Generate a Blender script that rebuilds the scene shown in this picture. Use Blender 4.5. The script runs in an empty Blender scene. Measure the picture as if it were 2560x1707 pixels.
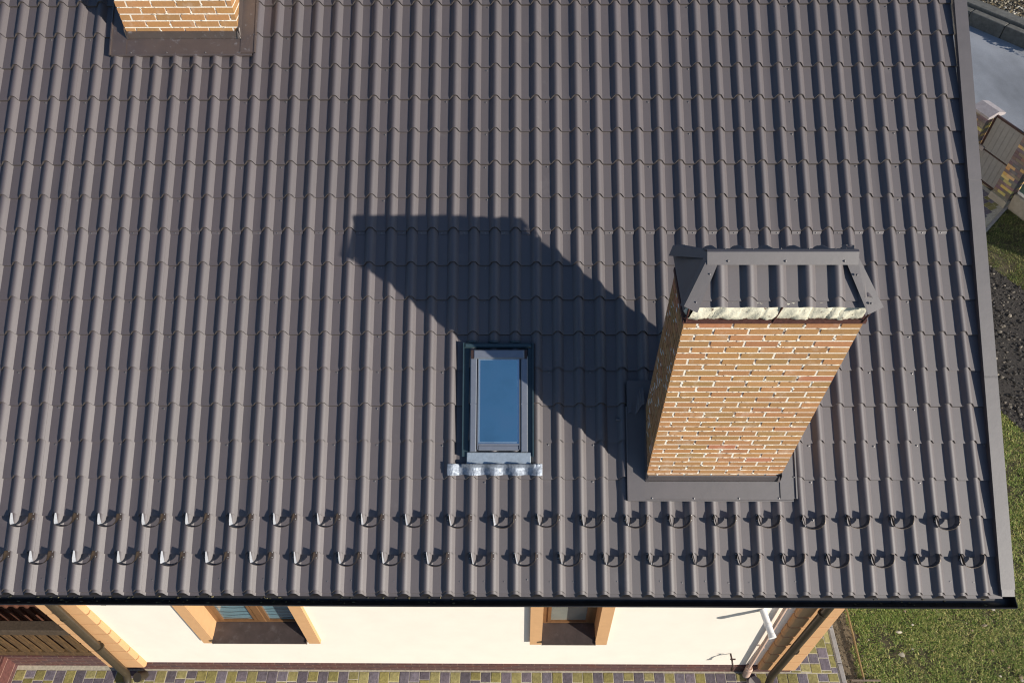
import bpy, math, random
import numpy as np
from mathutils import Vector, Matrix

random.seed(7); np.random.seed(7)
scn = bpy.context.scene
COL = scn.collection
R = math.radians

# ------------------------------------------------------------------ camera
cam_d = bpy.data.cameras.new('camera')
cam_d.sensor_width = 36.0
cam_d.lens = 1990.115 * 36.0 / 2560.0
cam_d.clip_start = 0.05
cam_d.clip_end = 3000
cam = bpy.data.objects.new('camera', cam_d)
COL.objects.link(cam)
cam.location = (4.8406, -3.0176, 7.2459)
cam.rotation_mode = 'XYZ'
cam.rotation_euler = (0.69686, 0.007277, 0.00678)
scn.camera = cam

# ------------------------------------------------------------------ light
PIT = 0.5452986                      # pitch of the tiled roof
CP, SP = math.cos(PIT), math.sin(PIT)
A_SUN, B_SUN = -1.37, 0.435          # where the light travels, per metre towards the roof
SUN_DIR = Vector((A_SUN, B_SUN * CP + SP, B_SUN * SP - CP)).normalized()
to_sun = -SUN_DIR
SUN_EL = math.asin(to_sun.z)
SUN_AZ = math.atan2(to_sun.x, to_sun.y)

world = bpy.data.worlds.new("World")
scn.world = world
world.use_nodes = True
nt = world.node_tree
bg = nt.nodes['Background']
sky = nt.nodes.new('ShaderNodeTexSky')
sky.sky_type = 'NISHITA'
sky.sun_disc = False
sky.sun_elevation = SUN_EL
sky.sun_rotation = SUN_AZ
sky.air_density = 1.0
sky.dust_density = 0.6
sky.ozone_density = 4.0
nt.links.new(sky.outputs['Color'], bg.inputs['Color'])
bg.inputs['Strength'].default_value = 0.092

sun_d = bpy.data.lights.new('sun', 'SUN')
sun_d.energy = 4.7
sun_d.angle = R(0.55)
sun_d.color = (1.0, 0.93, 0.82)
sun = bpy.data.objects.new('sun', sun_d)
COL.objects.link(sun)
sun.rotation_euler = SUN_DIR.to_track_quat('-Z', 'Y').to_euler()
sun.location = (20, -14, 12)

scn.view_settings.view_transform = 'Standard'
scn.view_settings.look = 'None'
scn.view_settings.exposure = 0.35
scn.view_settings.gamma = 1.0
scn.cycles.filter_width = 1.15

# ------------------------------------------------------------------ helpers
U = Vector((1, 0, 0)); V = Vector((0, CP, SP)); N = Vector((0, -SP, CP))
S = 0.20850375; H = 0.35115597
HC = 0.0405                          # height of a tile crest
ZG = -4.17                           # ground


def rp(u, v, n=0.0):
    return (u, v * CP - n * SP, v * SP + n * CP)


class MB:
    def __init__(self):
        self.v = []; self.f = []; self.c = []; self.s = []

    def add(self, vs, fs, col=(1, 1, 1), smooth=False):
        b = len(self.v)
        self.v += [tuple(p) for p in vs]
        self.c += [col] * len(vs)
        for f in fs:
            self.f.append(tuple(b + i for i in f)); self.s.append(smooth)

    def hexa(self, p, col=(1, 1, 1)):
        # p: 8 points, bottom ring 0-3, top ring 4-7, both counter-clockwise from above
        self.add(p, [(3, 2, 1, 0), (4, 5, 6, 7), (0, 1, 5, 4), (1, 2, 6, 5), (2, 3, 7, 6), (3, 0, 4, 7)], col)

    def box(self, x0, x1, y0, y1, z0, z1, col=(1, 1, 1), T=None):
        p = [(x0, y0, z0), (x1, y0, z0), (x1, y1, z0), (x0, y1, z0), (x0, y0, z1), (x1, y0, z1), (x1, y1, z1), (x0, y1, z1)]
        if T:
            p = [T(*q) for q in p]
        self.hexa(p, col)

    def bbox(self, x0, x1, y0, y1, z0, z1, b, col=(1, 1, 1), T=None):
        """box whose top edges are bevelled by b"""
        lo = [(x0, y0, z0), (x1, y0, z0), (x1, y1, z0), (x0, y1, z0)]
        mi = [(x0, y0, z1 - b), (x1, y0, z1 - b), (x1, y1, z1 - b), (x0, y1, z1 - b)]
        hi = [(x0 + b, y0 + b, z1), (x1 - b, y0 + b, z1), (x1 - b, y1 - b, z1), (x0 + b, y1 - b, z1)]
        p = lo + mi + hi
        if T:
            p = [T(*q) for q in p]
        f = [(3, 2, 1, 0), (8, 9, 10, 11)]
        for k in (0, 4):
            for i in range(4):
                j = (i + 1) % 4
                f.append((k + i, k + j, k + 4 + j, k + 4 + i))
        self.add(p, f, col)

    def tube(self, pts, rad, seg=12, col=(1, 1, 1), cap=True, smooth=True):
        pts = [Vector(p) for p in pts]
        rads = rad if isinstance(rad, (list, tuple)) else [rad] * len(pts)
        vs = []; fs = []
        ref = None
        for i, p in enumerate(pts):
            if i == 0: d = pts[1] - p
            elif i == len(pts) - 1: d = p - pts[i - 1]
            else: d = (pts[i + 1] - pts[i - 1])
            d.normalize()
            if ref is None:
                ref = Vector((1, 0, 0)) if abs(d.x) < 0.8 else Vector((0, 1, 0))
            a = (ref - d * ref.dot(d)).normalized(); ref = a
            b = d.cross(a)
            for k in range(seg):
                t = 2 * math.pi * k / seg
                vs.append(p + (a * math.cos(t) + b * math.sin(t)) * rads[i])
        for i in range(len(pts) - 1):
            for k in range(seg):
                k2 = (k + 1) % seg
                fs.append((i * seg + k, i * seg + k2, (i + 1) * seg + k2, (i + 1) * seg + k))
        self.add(vs, fs, col, smooth)
        if cap:
            n = len(vs)
            self.add(vs[:seg], [tuple(range(seg - 1, -1, -1))], col)
            self.add(vs[n - seg:], [tuple(range(seg))], col)

    def strip(self, pa, pb, th, col=(1, 1, 1), nrm=None, col2=None):
        """plate between polyline pa and pb with thickness th"""
        n = len(pa)
        pa = [Vector(p) for p in pa]; pb = [Vector(p) for p in pb]
        vs = []
        for i in range(n):
            if nrm is not None: nn = Vector(nrm)
            else:
                t = pa[min(i + 1, n - 1)] - pa[max(i - 1, 0)]
                nn = t.cross(pb[i] - pa[i]).normalized()
            o = nn * th * 0.5
            vs += [pa[i] + o, pb[i] + o, pb[i] - o, pa[i] - o]
        fs = [(3, 2, 1, 0)]
        for i in range(n - 1):
            for k in range(4):
                k2 = (k + 1) % 4
                fs.append((4 * i + k, 4 * i + k2, 4 * (i + 1) + k2, 4 * (i + 1) + k))
        fs.append(tuple(4 * (n - 1) + k for k in range(4)))
        if col2 is not None:         # the face on the +o side gets its own colour
            fa = [f for f in fs if len({q % 4 for q in f}) == 2 and {q % 4 for q in f} == {0, 1}]
            fs = [f for f in fs if f not in fa]
            used = sorted({q for f in fa for q in f}); ix = {q: i for i, q in enumerate(used)}
            self.add([vs[q] for q in used], [tuple(ix[q] for q in f) for f in fa], col2)
        self.add(vs, fs, col)

    def dome(self, c, r, hgt, nrm, seg=8, col=(1, 1, 1)):
        c = Vector(c); nrm = Vector(nrm).normalized()
        a = Vector((1, 0, 0)); a = (a - nrm * a.dot(nrm)).normalized(); b = nrm.cross(a)
        vs = []; fs = []
        for (rr, hh) in ((1, 0), (0.92, 0.25), (0.62, 0.35), (0.55, 0.9), (0.2, 1.0)):
            for k in range(seg):
                t = 2 * math.pi * k / seg
                vs.append(c + (a * math.cos(t) + b * math.sin(t)) * r * rr + nrm * hgt * hh)
        for i in range(4):
            for k in range(seg):
                k2 = (k + 1) % seg
                fs.append((i * seg + k, i * seg + k2, (i + 1) * seg + k2, (i + 1) * seg + k))
        fs.append(tuple(4 * seg + k for k in range(seg)))
        self.add(vs, fs, col)

    def blob(self, c, rx, ry, rz, rnd, col=(1, 1, 1), T=None):
        c = Vector(c)
        vs = [c + Vector((0, 0, -rz))]
        nu, nv = 6, 3
        for i in range(1, nv + 1):
            ph = math.pi * i / (nv + 1) - math.pi / 2
            for k in range(nu):
                t = 2 * math.pi * k / nu
                q = 1 + rnd.uniform(-0.35, 0.35)
                vs.append(c + Vector((rx * math.cos(ph) * math.cos(t) * q, ry * math.cos(ph) * math.sin(t) * q, rz * math.sin(ph) * q)))
        vs.append(c + Vector((0, 0, rz)))
        fs = []
        for k in range(nu):
            k2 = (k + 1) % nu
            fs.append((0, 1 + k2, 1 + k))
            for i in range(nv - 1):
                fs.append((1 + i * nu + k, 1 + i * nu + k2, 1 + (i + 1) * nu + k2, 1 + (i + 1) * nu + k))
            fs.append((1 + (nv - 1) * nu + k, 1 + (nv - 1) * nu + k2, 1 + nv * nu))
        if T: vs = [T(*q) for q in vs]
        self.add(vs, fs, col, True)

    def build(self, name, mat, parent=None, sharp=None, label=None):
        me = bpy.data.meshes.new(name)
        me.from_pydata([tuple(p) for p in self.v], [], self.f)
        me.polygons.foreach_set('use_smooth', self.s)
        at = me.color_attributes.new('Col', 'FLOAT_COLOR', 'POINT')
        arr = np.ones((len(self.v), 4), dtype=np.float32)
        arr[:, :3] = np.array([c[:3] for c in self.c], dtype=np.float32)
        at.data.foreach_set('color', arr.ravel())
        if sharp is not None:
            me.set_sharp_from_angle(angle=R(sharp))
        me.update()
        if mat: me.materials.append(mat)
        o = bpy.data.objects.new(name, me)
        COL.objects.link(o)
        if parent is not None: o.parent = parent
        if label: o['label'] = label
        return o


def thing(name, label, cat, loc=(0, 0, 0), group=None):
    o = bpy.data.objects.new(name, None)
    o.empty_display_size = 0.2
    COL.objects.link(o)
    o['label'] = label; o['category'] = cat
    if group: o['group'] = group
    return o


def tag(o, label, cat, group=None):
    o['label'] = label; o['category'] = cat
    if group: o['group'] = group
    return o


def struct(o, kind='structure', label=None, cat=None):
    o['kind'] = kind
    if label: o['label'] = label
    if cat: o['category'] = cat
    return o


# ------------------------------------------------------------------ materials
def mat(name, col, rough=0.6, metal=0.0, spec=0.5, var=0.0, vscale=8.0, bump=0.0, bscale=60.0, attr=False,
        spots=None, coat=0.0, rvar=0.0, stretch=None, var2=0.0, v2scale=1.5, ior=1.5):
    m = bpy.data.materials.new(name); m.use_nodes = True
    n = m.node_tree.nodes; L = m.node_tree.links
    b = n['Principled BSDF']
    b.inputs['Roughness'].default_value = rough
    b.inputs['Metallic'].default_value = metal
    b.inputs['Specular IOR Level'].default_value = spec
    b.inputs['Coat Weight'].default_value = coat
    b.inputs['IOR'].default_value = ior
    tc = n.new('ShaderNodeTexCoord')
    src = tc.outputs['Object']
    if stretch:
        mp = n.new('ShaderNodeMapping'); mp.inputs['Scale'].default_value = stretch
        L.new(src, mp.inputs['Vector']); src = mp.outputs['Vector']
    rgb = n.new('ShaderNodeRGB'); rgb.outputs[0].default_value = (*col, 1)
    cur = rgb.outputs[0]
    if attr:
        a = n.new('ShaderNodeAttribute'); a.attribute_name = 'Col'
        mx = n.new('ShaderNodeMix'); mx.data_type = 'RGBA'; mx.blend_type = 'MULTIPLY'; mx.inputs[0].default_value = 1.0
        L.new(cur, mx.inputs[6]); L.new(a.outputs['Color'], mx.inputs[7]); cur = mx.outputs[2]

    def noise(scale, detail=6, r=0.6):
        t = n.new('ShaderNodeTexNoise'); t.inputs['Scale'].default_value = scale
        t.inputs['Detail'].default_value = detail; t.inputs['Roughness'].default_value = r
        L.new(src, t.inputs['Vector']); return t.outputs['Fac']

    def mul(cur, fac, lo, hi):
        mr = n.new('ShaderNodeMapRange'); mr.inputs[1].default_value = 0.3; mr.inputs[2].default_value = 0.7
        mr.inputs[3].default_value = lo; mr.inputs[4].default_value = hi
        L.new(fac, mr.inputs[0])
        mx = n.new('ShaderNodeMix'); mx.data_type = 'RGBA'; mx.blend_type = 'MULTIPLY'; mx.inputs[0].default_value = 1.0
        L.new(cur, mx.inputs[6]); L.new(mr.outputs[0], mx.inputs[7]); return mx.outputs[2]
    if var: cur = mul(cur, noise(vscale), 1 - var, 1 + var)
    if var2: cur = mul(cur, noise(v2scale, 4), 1 - var2, 1 + var2)
    if spots:
        for (scol, sscale, lo, hi, amt) in spots:
            f = noise(sscale, 5, 0.65)
            mr = n.new('ShaderNodeMapRange'); mr.inputs[1].default_value = lo; mr.inputs[2].default_value = hi
            mr.inputs[3].default_value = 0; mr.inputs[4].default_value = amt
            L.new(f, mr.inputs[0])
            mx = n.new('ShaderNodeMix'); mx.data_type = 'RGBA'
            L.new(mr.outputs[0], mx.inputs[0]); L.new(cur, mx.inputs[6]); mx.inputs[7].default_value = (*scol, 1)
            cur = mx.outputs[2]
    L.new(cur, b.inputs['Base Color'])
    if rvar:
        mr = n.new('ShaderNodeMapRange'); mr.inputs[3].default_value = rough - rvar; mr.inputs[4].default_value = rough + rvar
        L.new(noise(vscale * 0.7), mr.inputs[0]); L.new(mr.outputs[0], b.inputs['Roughness'])
    if bump:
        bp = n.new('ShaderNodeBump'); bp.inputs['Strength'].default_value = bump; bp.inputs['Distance'].default_value = 0.01
        L.new(noise(bscale), bp.inputs['Height']); L.new(bp.outputs[0], b.inputs['Normal'])
    return m


def brick_mat(name, c1, c2, mortar, w, h, rot=None, scale=1.0, mort=0.012, var=0.25):
    """small-scale brickwork for plinths; object coordinates (x along, z up)"""
    m = bpy.data.materials.new(name); m.use_nodes = True
    n = m.node_tree.nodes; L = m.node_tree.links
    b = n['Principled BSDF']; b.inputs['Roughness'].default_value = 0.8
    tc = n.new('ShaderNodeTexCoord')
    mp = n.new('ShaderNodeMapping'); mp.inputs['Rotation'].default_value = rot or (R(90), 0, 0)
    L.new(tc.outputs['Object'], mp.inputs['Vector'])
    t = n.new('ShaderNodeTexBrick')
    t.inputs['Color1'].default_value = (*c1, 1); t.inputs['Color2'].default_value = (*c2, 1); t.inputs['Mortar'].default_value = (*mortar, 1)
    t.inputs['Scale'].default_value = scale
    t.inputs['Brick Width'].default_value = w; t.inputs['Row Height'].default_value = h; t.inputs['Mortar Size'].default_value = mort
    L.new(mp.outputs['Vector'], t.inputs['Vector'])
    ns = n.new('ShaderNodeTexNoise'); ns.inputs['Scale'].default_value = 25; ns.inputs['Detail'].default_value = 6
    L.new(tc.outputs['Object'], ns.inputs['Vector'])
    mr = n.new('ShaderNodeMapRange'); mr.inputs[1].default_value = 0.3; mr.inputs[2].default_value = 0.7
    mr.inputs[3].default_value = 1 - var; mr.inputs[4].default_value = 1 + var
    L.new(ns.outputs['Fac'], mr.inputs[0])
    mx = n.new('ShaderNodeMix'); mx.data_type = 'RGBA'; mx.blend_type = 'MULTIPLY'; mx.inputs[0].default_value = 1
    L.new(t.outputs['Color'], mx.inputs[6]); L.new(mr.outputs[0], mx.inputs[7])
    L.new(mx.outputs[2], b.inputs['Base Color'])
    bp = n.new('ShaderNodeBump'); bp.inputs['Strength'].default_value = 0.5; bp.inputs['Distance'].default_value = 0.01
    L.new(t.outputs['Fac'], bp.inputs['Height']); bp.invert = True
    L.new(bp.outputs[0], b.inputs['Normal'])
    return m


M = {}
M['tile'] = mat('roof_paint', (0.054, 0.039, 0.042), 0.66, spec=1.0, ior=1.70, attr=True, var=0.09, vscale=230, var2=0.09, v2scale=1.1, bump=0.06, bscale=500, rvar=0.06,
                spots=[((0.15, 0.13, 0.125), 3.2, 0.64, 0.8, 0.30), ((0.40, 0.39, 0.40), 48, 0.735, 0.77, 0.55), ((0.02, 0.016, 0.016), 1.7, 0.62, 0.85, 0.35)])
M['flash'] = mat('flashing_paint', (0.049, 0.038, 0.040), 0.60, spec=1.0, ior=1.66, var=0.10, vscale=160, var2=0.18, v2scale=5, bump=0.10, bscale=14, rvar=0.08)
M['flash_old'] = mat('stained_flashing_paint', (0.060, 0.040, 0.032), 0.5, spec=1.0, ior=1.7, var=0.10, vscale=160, var2=0.2, v2scale=6, bump=0.12, bscale=14, rvar=0.08,
                     spots=[((0.30, 0.30, 0.33), 16, 0.60, 0.75, 0.5), ((0.03, 0.025, 0.02), 6, 0.55, 0.75, 0.6)])
M['guard'] = mat('guard_paint', (1, 1, 1), 0.42, spec=0.7, metal=0.5, attr=True, var=0.08, vscale=60)
M['screw'] = mat('screw_metal', (0.20, 0.19, 0.19), 0.4, metal=0.6)
M['gutter'] = mat('gutter_paint', (0.022, 0.020, 0.020), 0.3, spec=0.6, var=0.3, vscale=12, spots=[((0.06, 0.055, 0.03), 9, 0.6, 0.75, 0.6)])
M['brick'] = mat('clinker_brick', (1, 1, 1), 0.75, attr=True, var=0.10, vscale=45, bump=0.15, bscale=160,
                 spots=[((0.64, 0.55, 0.46), 7, 0.55, 0.80, 0.50)])
M['mortar'] = mat('cream_mortar', (0.76, 0.70, 0.60), 0.9, var=0.10, vscale=60, bump=0.4, bscale=120)
M['foam'] = mat('cream_foam', (0.66, 0.63, 0.50), 0.9, var=0.12, vscale=34, bump=0.55, bscale=40, spots=[((0.12, 0.07, 0.05), 24, 0.61, 0.66, 0.95)])
M['rust'] = mat('brown_steel', (0.075, 0.030, 0.025), 0.6, var=0.3, vscale=40)
M['wall'] = mat('cream_render', (0.86, 0.785, 0.685), 0.9, var=0.025, vscale=3, bump=0.12, bscale=180)
M['trim'] = mat('apricot_render', (0.58, 0.335, 0.16), 0.85, var=0.05, vscale=9, bump=0.12, bscale=160)
M['wood_frame'] = mat('brown_frame', (0.17, 0.085, 0.035), 0.45, var=0.2, vscale=14, stretch=(1, 1, 0.25))
M['sill'] = mat('sill_metal', (0.060, 0.046, 0.044), 0.45, var=0.2, vscale=10, spots=[((0.20, 0.18, 0.18), 7, 0.56, 0.78, 0.45)])
M['wood'] = mat('weathered_wood', (0.095, 0.054, 0.022), 0.65, var=0.4, vscale=16, bump=0.3, bscale=40, stretch=(3, 3, 0.5), spots=[((0.03, 0.018, 0.01), 5, 0.55, 0.7, 0.6)])
M['wood_dark'] = mat('dark_wood', (0.065, 0.045, 0.028), 0.7, var=0.35, vscale=16, stretch=(3, 3, 0.5))
M['pipe_brown'] = mat('brown_pipe', (0.042, 0.032, 0.020), 0.35, spec=0.6, var=0.12, vscale=10)
M['pipe_white'] = mat('white_plastic', (0.80, 0.80, 0.79), 0.4, var=0.03, vscale=8)
M['pipe_pink'] = mat('pinkish_pipe', (0.60, 0.42, 0.33), 0.45, var=0.06, vscale=12)
M['iron'] = mat('dark_iron', (0.06, 0.035, 0.03), 0.5, metal=0.4, var=0.2, vscale=30)
M['alu'] = mat('grey_aluminium', (0.235, 0.255, 0.30), 0.36, metal=0.5, var=0.05, vscale=20)
M['frame_teal'] = mat('dark_teal_flashing', (0.030, 0.055, 0.068), 0.35, spec=0.6, var=0.12, vscale=20)
M['apron'] = mat('crinkled_foil', (0.21, 0.24, 0.29), 0.5, metal=0.35, var=0.3, vscale=24, bump=0.7, bscale=22)
M['plinth'] = brick_mat('plinth_brick', (0.10, 0.035, 0.030), (0.075, 0.038, 0.042), (0.16, 0.10, 0.075), 0.21, 0.062, mort=0.006)
M['paver'] = mat('paver_stone', (1, 1, 1), 0.85, attr=True, var=0.28, vscale=22, bump=0.5, bscale=45)
M['grout'] = mat('sand_joint', (0.48, 0.43, 0.33), 0.95, var=0.25, vscale=30)
M['concrete'] = mat('pale_concrete', (0.36, 0.32, 0.26), 0.9, var=0.15, vscale=9, bump=0.3, bscale=50)
M['kerb'] = mat('kerb_concrete', (0.30, 0.275, 0.255), 0.9, var=0.2, vscale=14, bump=0.3, bscale=50)
M['lawn'] = mat('lawn_soil', (0.075, 0.062, 0.032), 0.95, var=0.45, vscale=9, var2=0.3, v2scale=1.6, bump=0.8, bscale=40)
M['bare'] = mat('bare_earth', (0.155, 0.115, 0.07), 0.95, var=0.35, vscale=22, bump=0.8, bscale=40)
M['soil'] = mat('black_soil', (0.040, 0.034, 0.029), 0.95, var=0.5, vscale=16, bump=1.0, bscale=26, spots=[((0.16, 0.14, 0.11), 60, 0.66, 0.74, 0.8)])
M['asphalt'] = mat('grey_road', (0.24, 0.25, 0.27), 0.9, var=0.12, vscale=60, var2=0.32, v2scale=0.8, bump=0.2, bscale=120, stretch=(1.0, 0.5, 1))
M['gravel'] = mat('gravel_bank', (0.11, 0.085, 0.055), 0.95, var=0.6, vscale=22, bump=1.0, bscale=24)
M['bits'] = mat('loose_bits', (1, 1, 1), 0.8, attr=True)
M['blade'] = mat('grass_blade', (1, 1, 1), 0.6, attr=True, spec=0.3)
M['gate_panel'] = mat('grey_brown_sheet', (0.27, 0.262, 0.256), 0.6, var=0.08, vscale=12)
M['gate_frame'] = mat('maroon_frame', (0.055, 0.026, 0.023), 0.5, var=0.15, vscale=20)
M['slate'] = mat('stone_cap', (0.36, 0.32, 0.32), 0.7, var=0.15, vscale=14, bump=0.2, bscale=30)
M['dark_glass'] = mat('greenish_sheet', (0.10, 0.17, 0.15), 0.3, var=0.1, vscale=6)
M['rake_wood'] = mat('rake_wood', (0.30, 0.19, 0.075), 0.6, var=0.2, vscale=20)
M['rake_iron'] = mat('rake_iron', (0.20, 0.15, 0.11), 0.6, var=0.2, vscale=20)


def glass_mat(name, base, rough, wav=False, metal=0.0):
    m = bpy.data.materials.new(name); m.use_nodes = True
    n = m.node_tree.nodes; L = m.node_tree.links
    b = n['Principled BSDF']
    b.inputs['Roughness'].default_value = rough
    b.inputs['Metallic'].default_value = metal
    b.inputs['Specular IOR Level'].default_value = 1.0
    b.inputs['Coat Weight'].default_value = 0.6
    b.inputs['Coat Roughness'].default_value = 0.04
    tc = n.new('ShaderNodeTexCoord')
    rgb = n.new('ShaderNodeRGB'); rgb.outputs[0].default_value = (*base, 1); cur = rgb.outputs[0]
    ns = n.new('ShaderNodeTexNoise'); ns.inputs['Scale'].default_value = 4; ns.inputs['Detail'].default_value = 4
    L.new(tc.outputs['Object'], ns.inputs['Vector'])
    mr = n.new('ShaderNodeMapRange'); mr.inputs[1].default_value = .3; mr.inputs[2].default_value = .7
    mr.inputs[3].default_value = 0.9; mr.inputs[4].default_value = 1.1
    L.new(ns.outputs['Fac'], mr.inputs[0])
    mx = n.new('ShaderNodeMix'); mx.data_type = 'RGBA'; mx.blend_type = 'MULTIPLY'; mx.inputs[0].default_value = 1
    L.new(cur, mx.inputs[6]); L.new(mr.outputs[0], mx.inputs[7]); cur = mx.outputs[2]
    if wav:
        w = n.new('ShaderNodeTexWave'); w.bands_direction = 'Z'; w.inputs['Scale'].default_value = 1.9
        w.inputs['Distortion'].default_value = 3.0; w.inputs['Detail'].default_value = 0.0; w.inputs['Detail Scale'].default_value = 1.6
        mp = n.new('ShaderNodeMapping'); mp.inputs['Scale'].default_value = (1.6, 1, 1.6)
        L.new(tc.outputs['Object'], mp.inputs['Vector']); L.new(mp.outputs['Vector'], w.inputs['Vector'])
        cr = n.new('ShaderNodeMapRange'); cr.inputs[1].default_value = 0.0; cr.inputs[2].default_value = 0.22
        cr.inputs[3].default_value = 0.35; cr.inputs[4].default_value = 1.0
        L.new(w.outputs['Fac'], cr.inputs[0])
        m2 = n.new('ShaderNodeMix'); m2.data_type = 'RGBA'; m2.blend_type = 'MULTIPLY'; m2.inputs[0].default_value = 1
        L.new(cur, m2.inputs[6]); L.new(cr.outputs[0], m2.inputs[7]); cur = m2.outputs[2]
    L.new(cur, b.inputs['Base Color'])
    return m


M['sky_glass'] = glass_mat('blue_skylight_glass', (0.66, 1.0, 1.0), 0.13, metal=1.0)
M['sky_glass_edge'] = glass_mat('misted_glass_edge', (0.66, 0.82, 0.90), 0.30, metal=0.9)
M['blind_glass'] = glass_mat('blue_blind_glass', (0.14, 0.24, 0.28), 0.12, wav=True)
M['grey_glass'] = glass_mat('grey_blue_glass', (0.22, 0.23, 0.20), 0.15)

# ================================================================== HOUSE
house = thing('house', 'cream rendered house with brown metal tile roof and two brick chimneys', 'house')

# ------------------------------------------------------------------ tiled roof
WH = 0.0585                        # half width of a crest
TS = [-1.0, -0.8, -0.6, -0.42, -0.26, -0.1, 0.0, 0.1, 0.26, 0.42, 0.56, 0.561, 0.8, 1.0]


def prof(t):
    a = abs(t)
    tb = 0.60
    mm = HC / (WH * (tb / 2 + 1 - tb))
    if a >= 1: return 0.0
    if a > tb: return mm * WH * (1 - a)
    return HC - mm * WH * (a * a) / (2 * tb)


def tile_sheet(mb, k0, k1, r0, r1, u_hi, u_lo, T, seam=1, step=0.022, bow=0.03, wob=0.0012, skirt=None, s=S, h=H):
    """one continuous pressed sheet: T(u, v, n) places it"""
    us = []
    for k in range(k0, k1 + 1):
        for t in TS:
            lift = 0.003 if (k % 5 == seam and t <= 0.56) else 0.0
            us.append((k * s + t * WH, prof(t), lift))
        us.append((k * s + WH + 0.02, 0.0, 0.0)); us.append(((k + 1) * s - WH - 0.02, 0.0, 0.0))
    us = [q for q in us if u_lo <= q[0] <= u_hi]
    us = [(u_lo, 0.0, 0.0)] + us + [(u_hi, 0.0, 0.0)]
    rows = []
    for r in range(r0, r1):
        rows.append((r * h, step, r)); rows.append((r * h + 0.02, step * 0.93, r)); rows.append((r * h + 0.5 * h, step * 0.5, r)); rows.append((r * h + h - 0.0025, 0.0, r))
    if skirt:
        rows = [(r0 * h - skirt, step * 0.15, r0 - 1), (r0 * h - 0.0025, 0.0, r0 - 1)] + rows
    ph = [(random.uniform(0, 6.28), random.uniform(0, 6.28)) for _ in range(200)]
    vs = []; n = len(us)
    for (v, dz, r) in rows:
        jv = 0.0022 * math.sin(r * 2.7 + 0.5)
        for i, (u, p, lift) in enumerate(us):
            q = p / HC
            b = bow * (q * q * (3 - 2 * q))
            w = wob * math.sin(u * 5.1 + ph[r % 200][0]) * math.sin(v * 6.3 + ph[(r + 50) % 200][1] + u * 1.7)
            vs.append(T(u, v + b + jv - bow, p + dz + lift + w))
    fs = []; ef = []
    for j in range(len(rows) - 1):
        face = rows[j][2] != rows[j + 1][2]
        for i in range(n - 1):
            (ef if face else fs).append((j * n + i, j * n + i + 1, (j + 1) * n + i + 1, (j + 1) * n + i))
    b0 = len(mb.v)
    mb.add(vs, fs, smooth=True)
    tones = {}
    for q in range(len(vs)):
        key = (int((us[q % n][0] / s - seam - 0.3) // 5), rows[q // n][2] // 10)
        if key not in tones:
            t = 1 + random.uniform(-0.045, 0.045); tones[key] = (t * random.uniform(.985, 1.015), t, t * random.uniform(.985, 1.015))
        mb.c[b0 + q] = tones[key]
    # the cut edge of each step, in a darker olive-brown
    vs2 = []; fs2 = []
    for f in ef:
        b = len(vs2); vs2 += [vs[q] for q in f]; fs2.append((b, b + 1, b + 2, b + 3))
    mb.add(vs2, fs2, col=(0.50, 0.41, 0.27), smooth=False)


ROWS = 21
VR = ROWS * H + 0.02                # ridge line
U0, U1 = -15 * S, 9.35
mb = MB()
tile_sheet(mb, -14, 44, 0, ROWS, U1, U0, rp, seam=1, skirt=0.030)
# back slope mirrored about the ridge
YR = VR * CP; ZR = VR * SP


def rpb(u, v, n=0.0):
    y = v * CP - n * SP; z = v * SP + n * CP
    return (U0 + U1 - u, 2 * YR - y, z)


tile_sheet(mb, -14, 44, 0, ROWS, U1, U0, rpb, seam=1, skirt=0.055)
# sheet lap below the tenth step: cut edge lying in every trough, some a little open
rl = random.Random(3)
v10 = 10 * H - 0.03
for k in range(-14, 44):
    a = k * S + WH + 0.002; b = (k + 1) * S - WH - 0.002
    op = rl.random()
    lift = 0.004 + (0.010 if op > 0.72 else 0.003 * op)
    tilt = rl.uniform(-0.004, 0.004)
    vs = [rp(a, v10 + 0.002, 0.011), rp(b, v10 + 0.002, 0.011), rp(b, v10 - 0.030 + tilt, lift), rp(a, v10 - 0.030 - tilt, lift * (0.4 if op > 0.72 else 1)),
          rp(b, v10 - 0.031 + tilt, lift - 0.003), rp(a, v10 - 0.031 - tilt, lift * (0.4 if op > 0.72 else 1) - 0.003)]
    mb.add(vs, [(3, 2, 1, 0), (5, 4, 2, 3)])
roof = mb.build('roof', M['tile'], house, sharp=24)

mb = MB()
pts = [(-0.16, -0.075), (-0.11, 0.025), (-0.05, 0.065), (0, 0.08), (0.05, 0.065), (0.11, 0.025), (0.16, -0.075)]
vs = []
for x in (U0, U1 + 0.12):
    for (dy, dz) in pts: vs.append((x, YR + dy, ZR + dz + 0.02))
n_ = len(pts)
mb.add(vs, [(i, i + 1, n_ + i + 1, n_ + i) for i in range(n_ - 1)], smooth=True)
mb.build('ridge_cap', M['flash'], roof)

# verge trim along the right edge
mb = MB()


def vin(v): return 9.309 + 0.0083 * v


vv = np.linspace(-0.035, VR, 26)
prof_v = [(0.0, 0.004), (0.0, 0.060), (0.004, 0.064), (0.124, 0.060), (0.128, 0.054), (0.128, -0.16)]
vs = []
rv = random.Random(5)
for v in vv:
    w = rv.uniform(-0.0015, 0.0015)
    for (du, dn) in prof_v: vs.append(rp(vin(v) + du + w, v, dn))
npv = len(prof_v); fs = []
for j in range(len(vv) - 1):
    for i in range(npv - 1): fs.append((j * npv + i, j * npv + i + 1, (j + 1) * npv + i + 1, (j + 1) * npv + i))
fs.append(tuple(range(npv)))
mb.add(vs, fs)
for vj in (0.03, 2.0, 4.0, 6.0):   # overlaps between lengths of trim
    mb.box(-0.001, 0.1295, vj, vj + (1.99 if vj < 6 else 1.0), 0.0605, 0.0655, T=lambda a, b, c: rp(vin(b) + a, b, c))
mb.build('verge_trim', M['flash'], roof, sharp=30)

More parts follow.
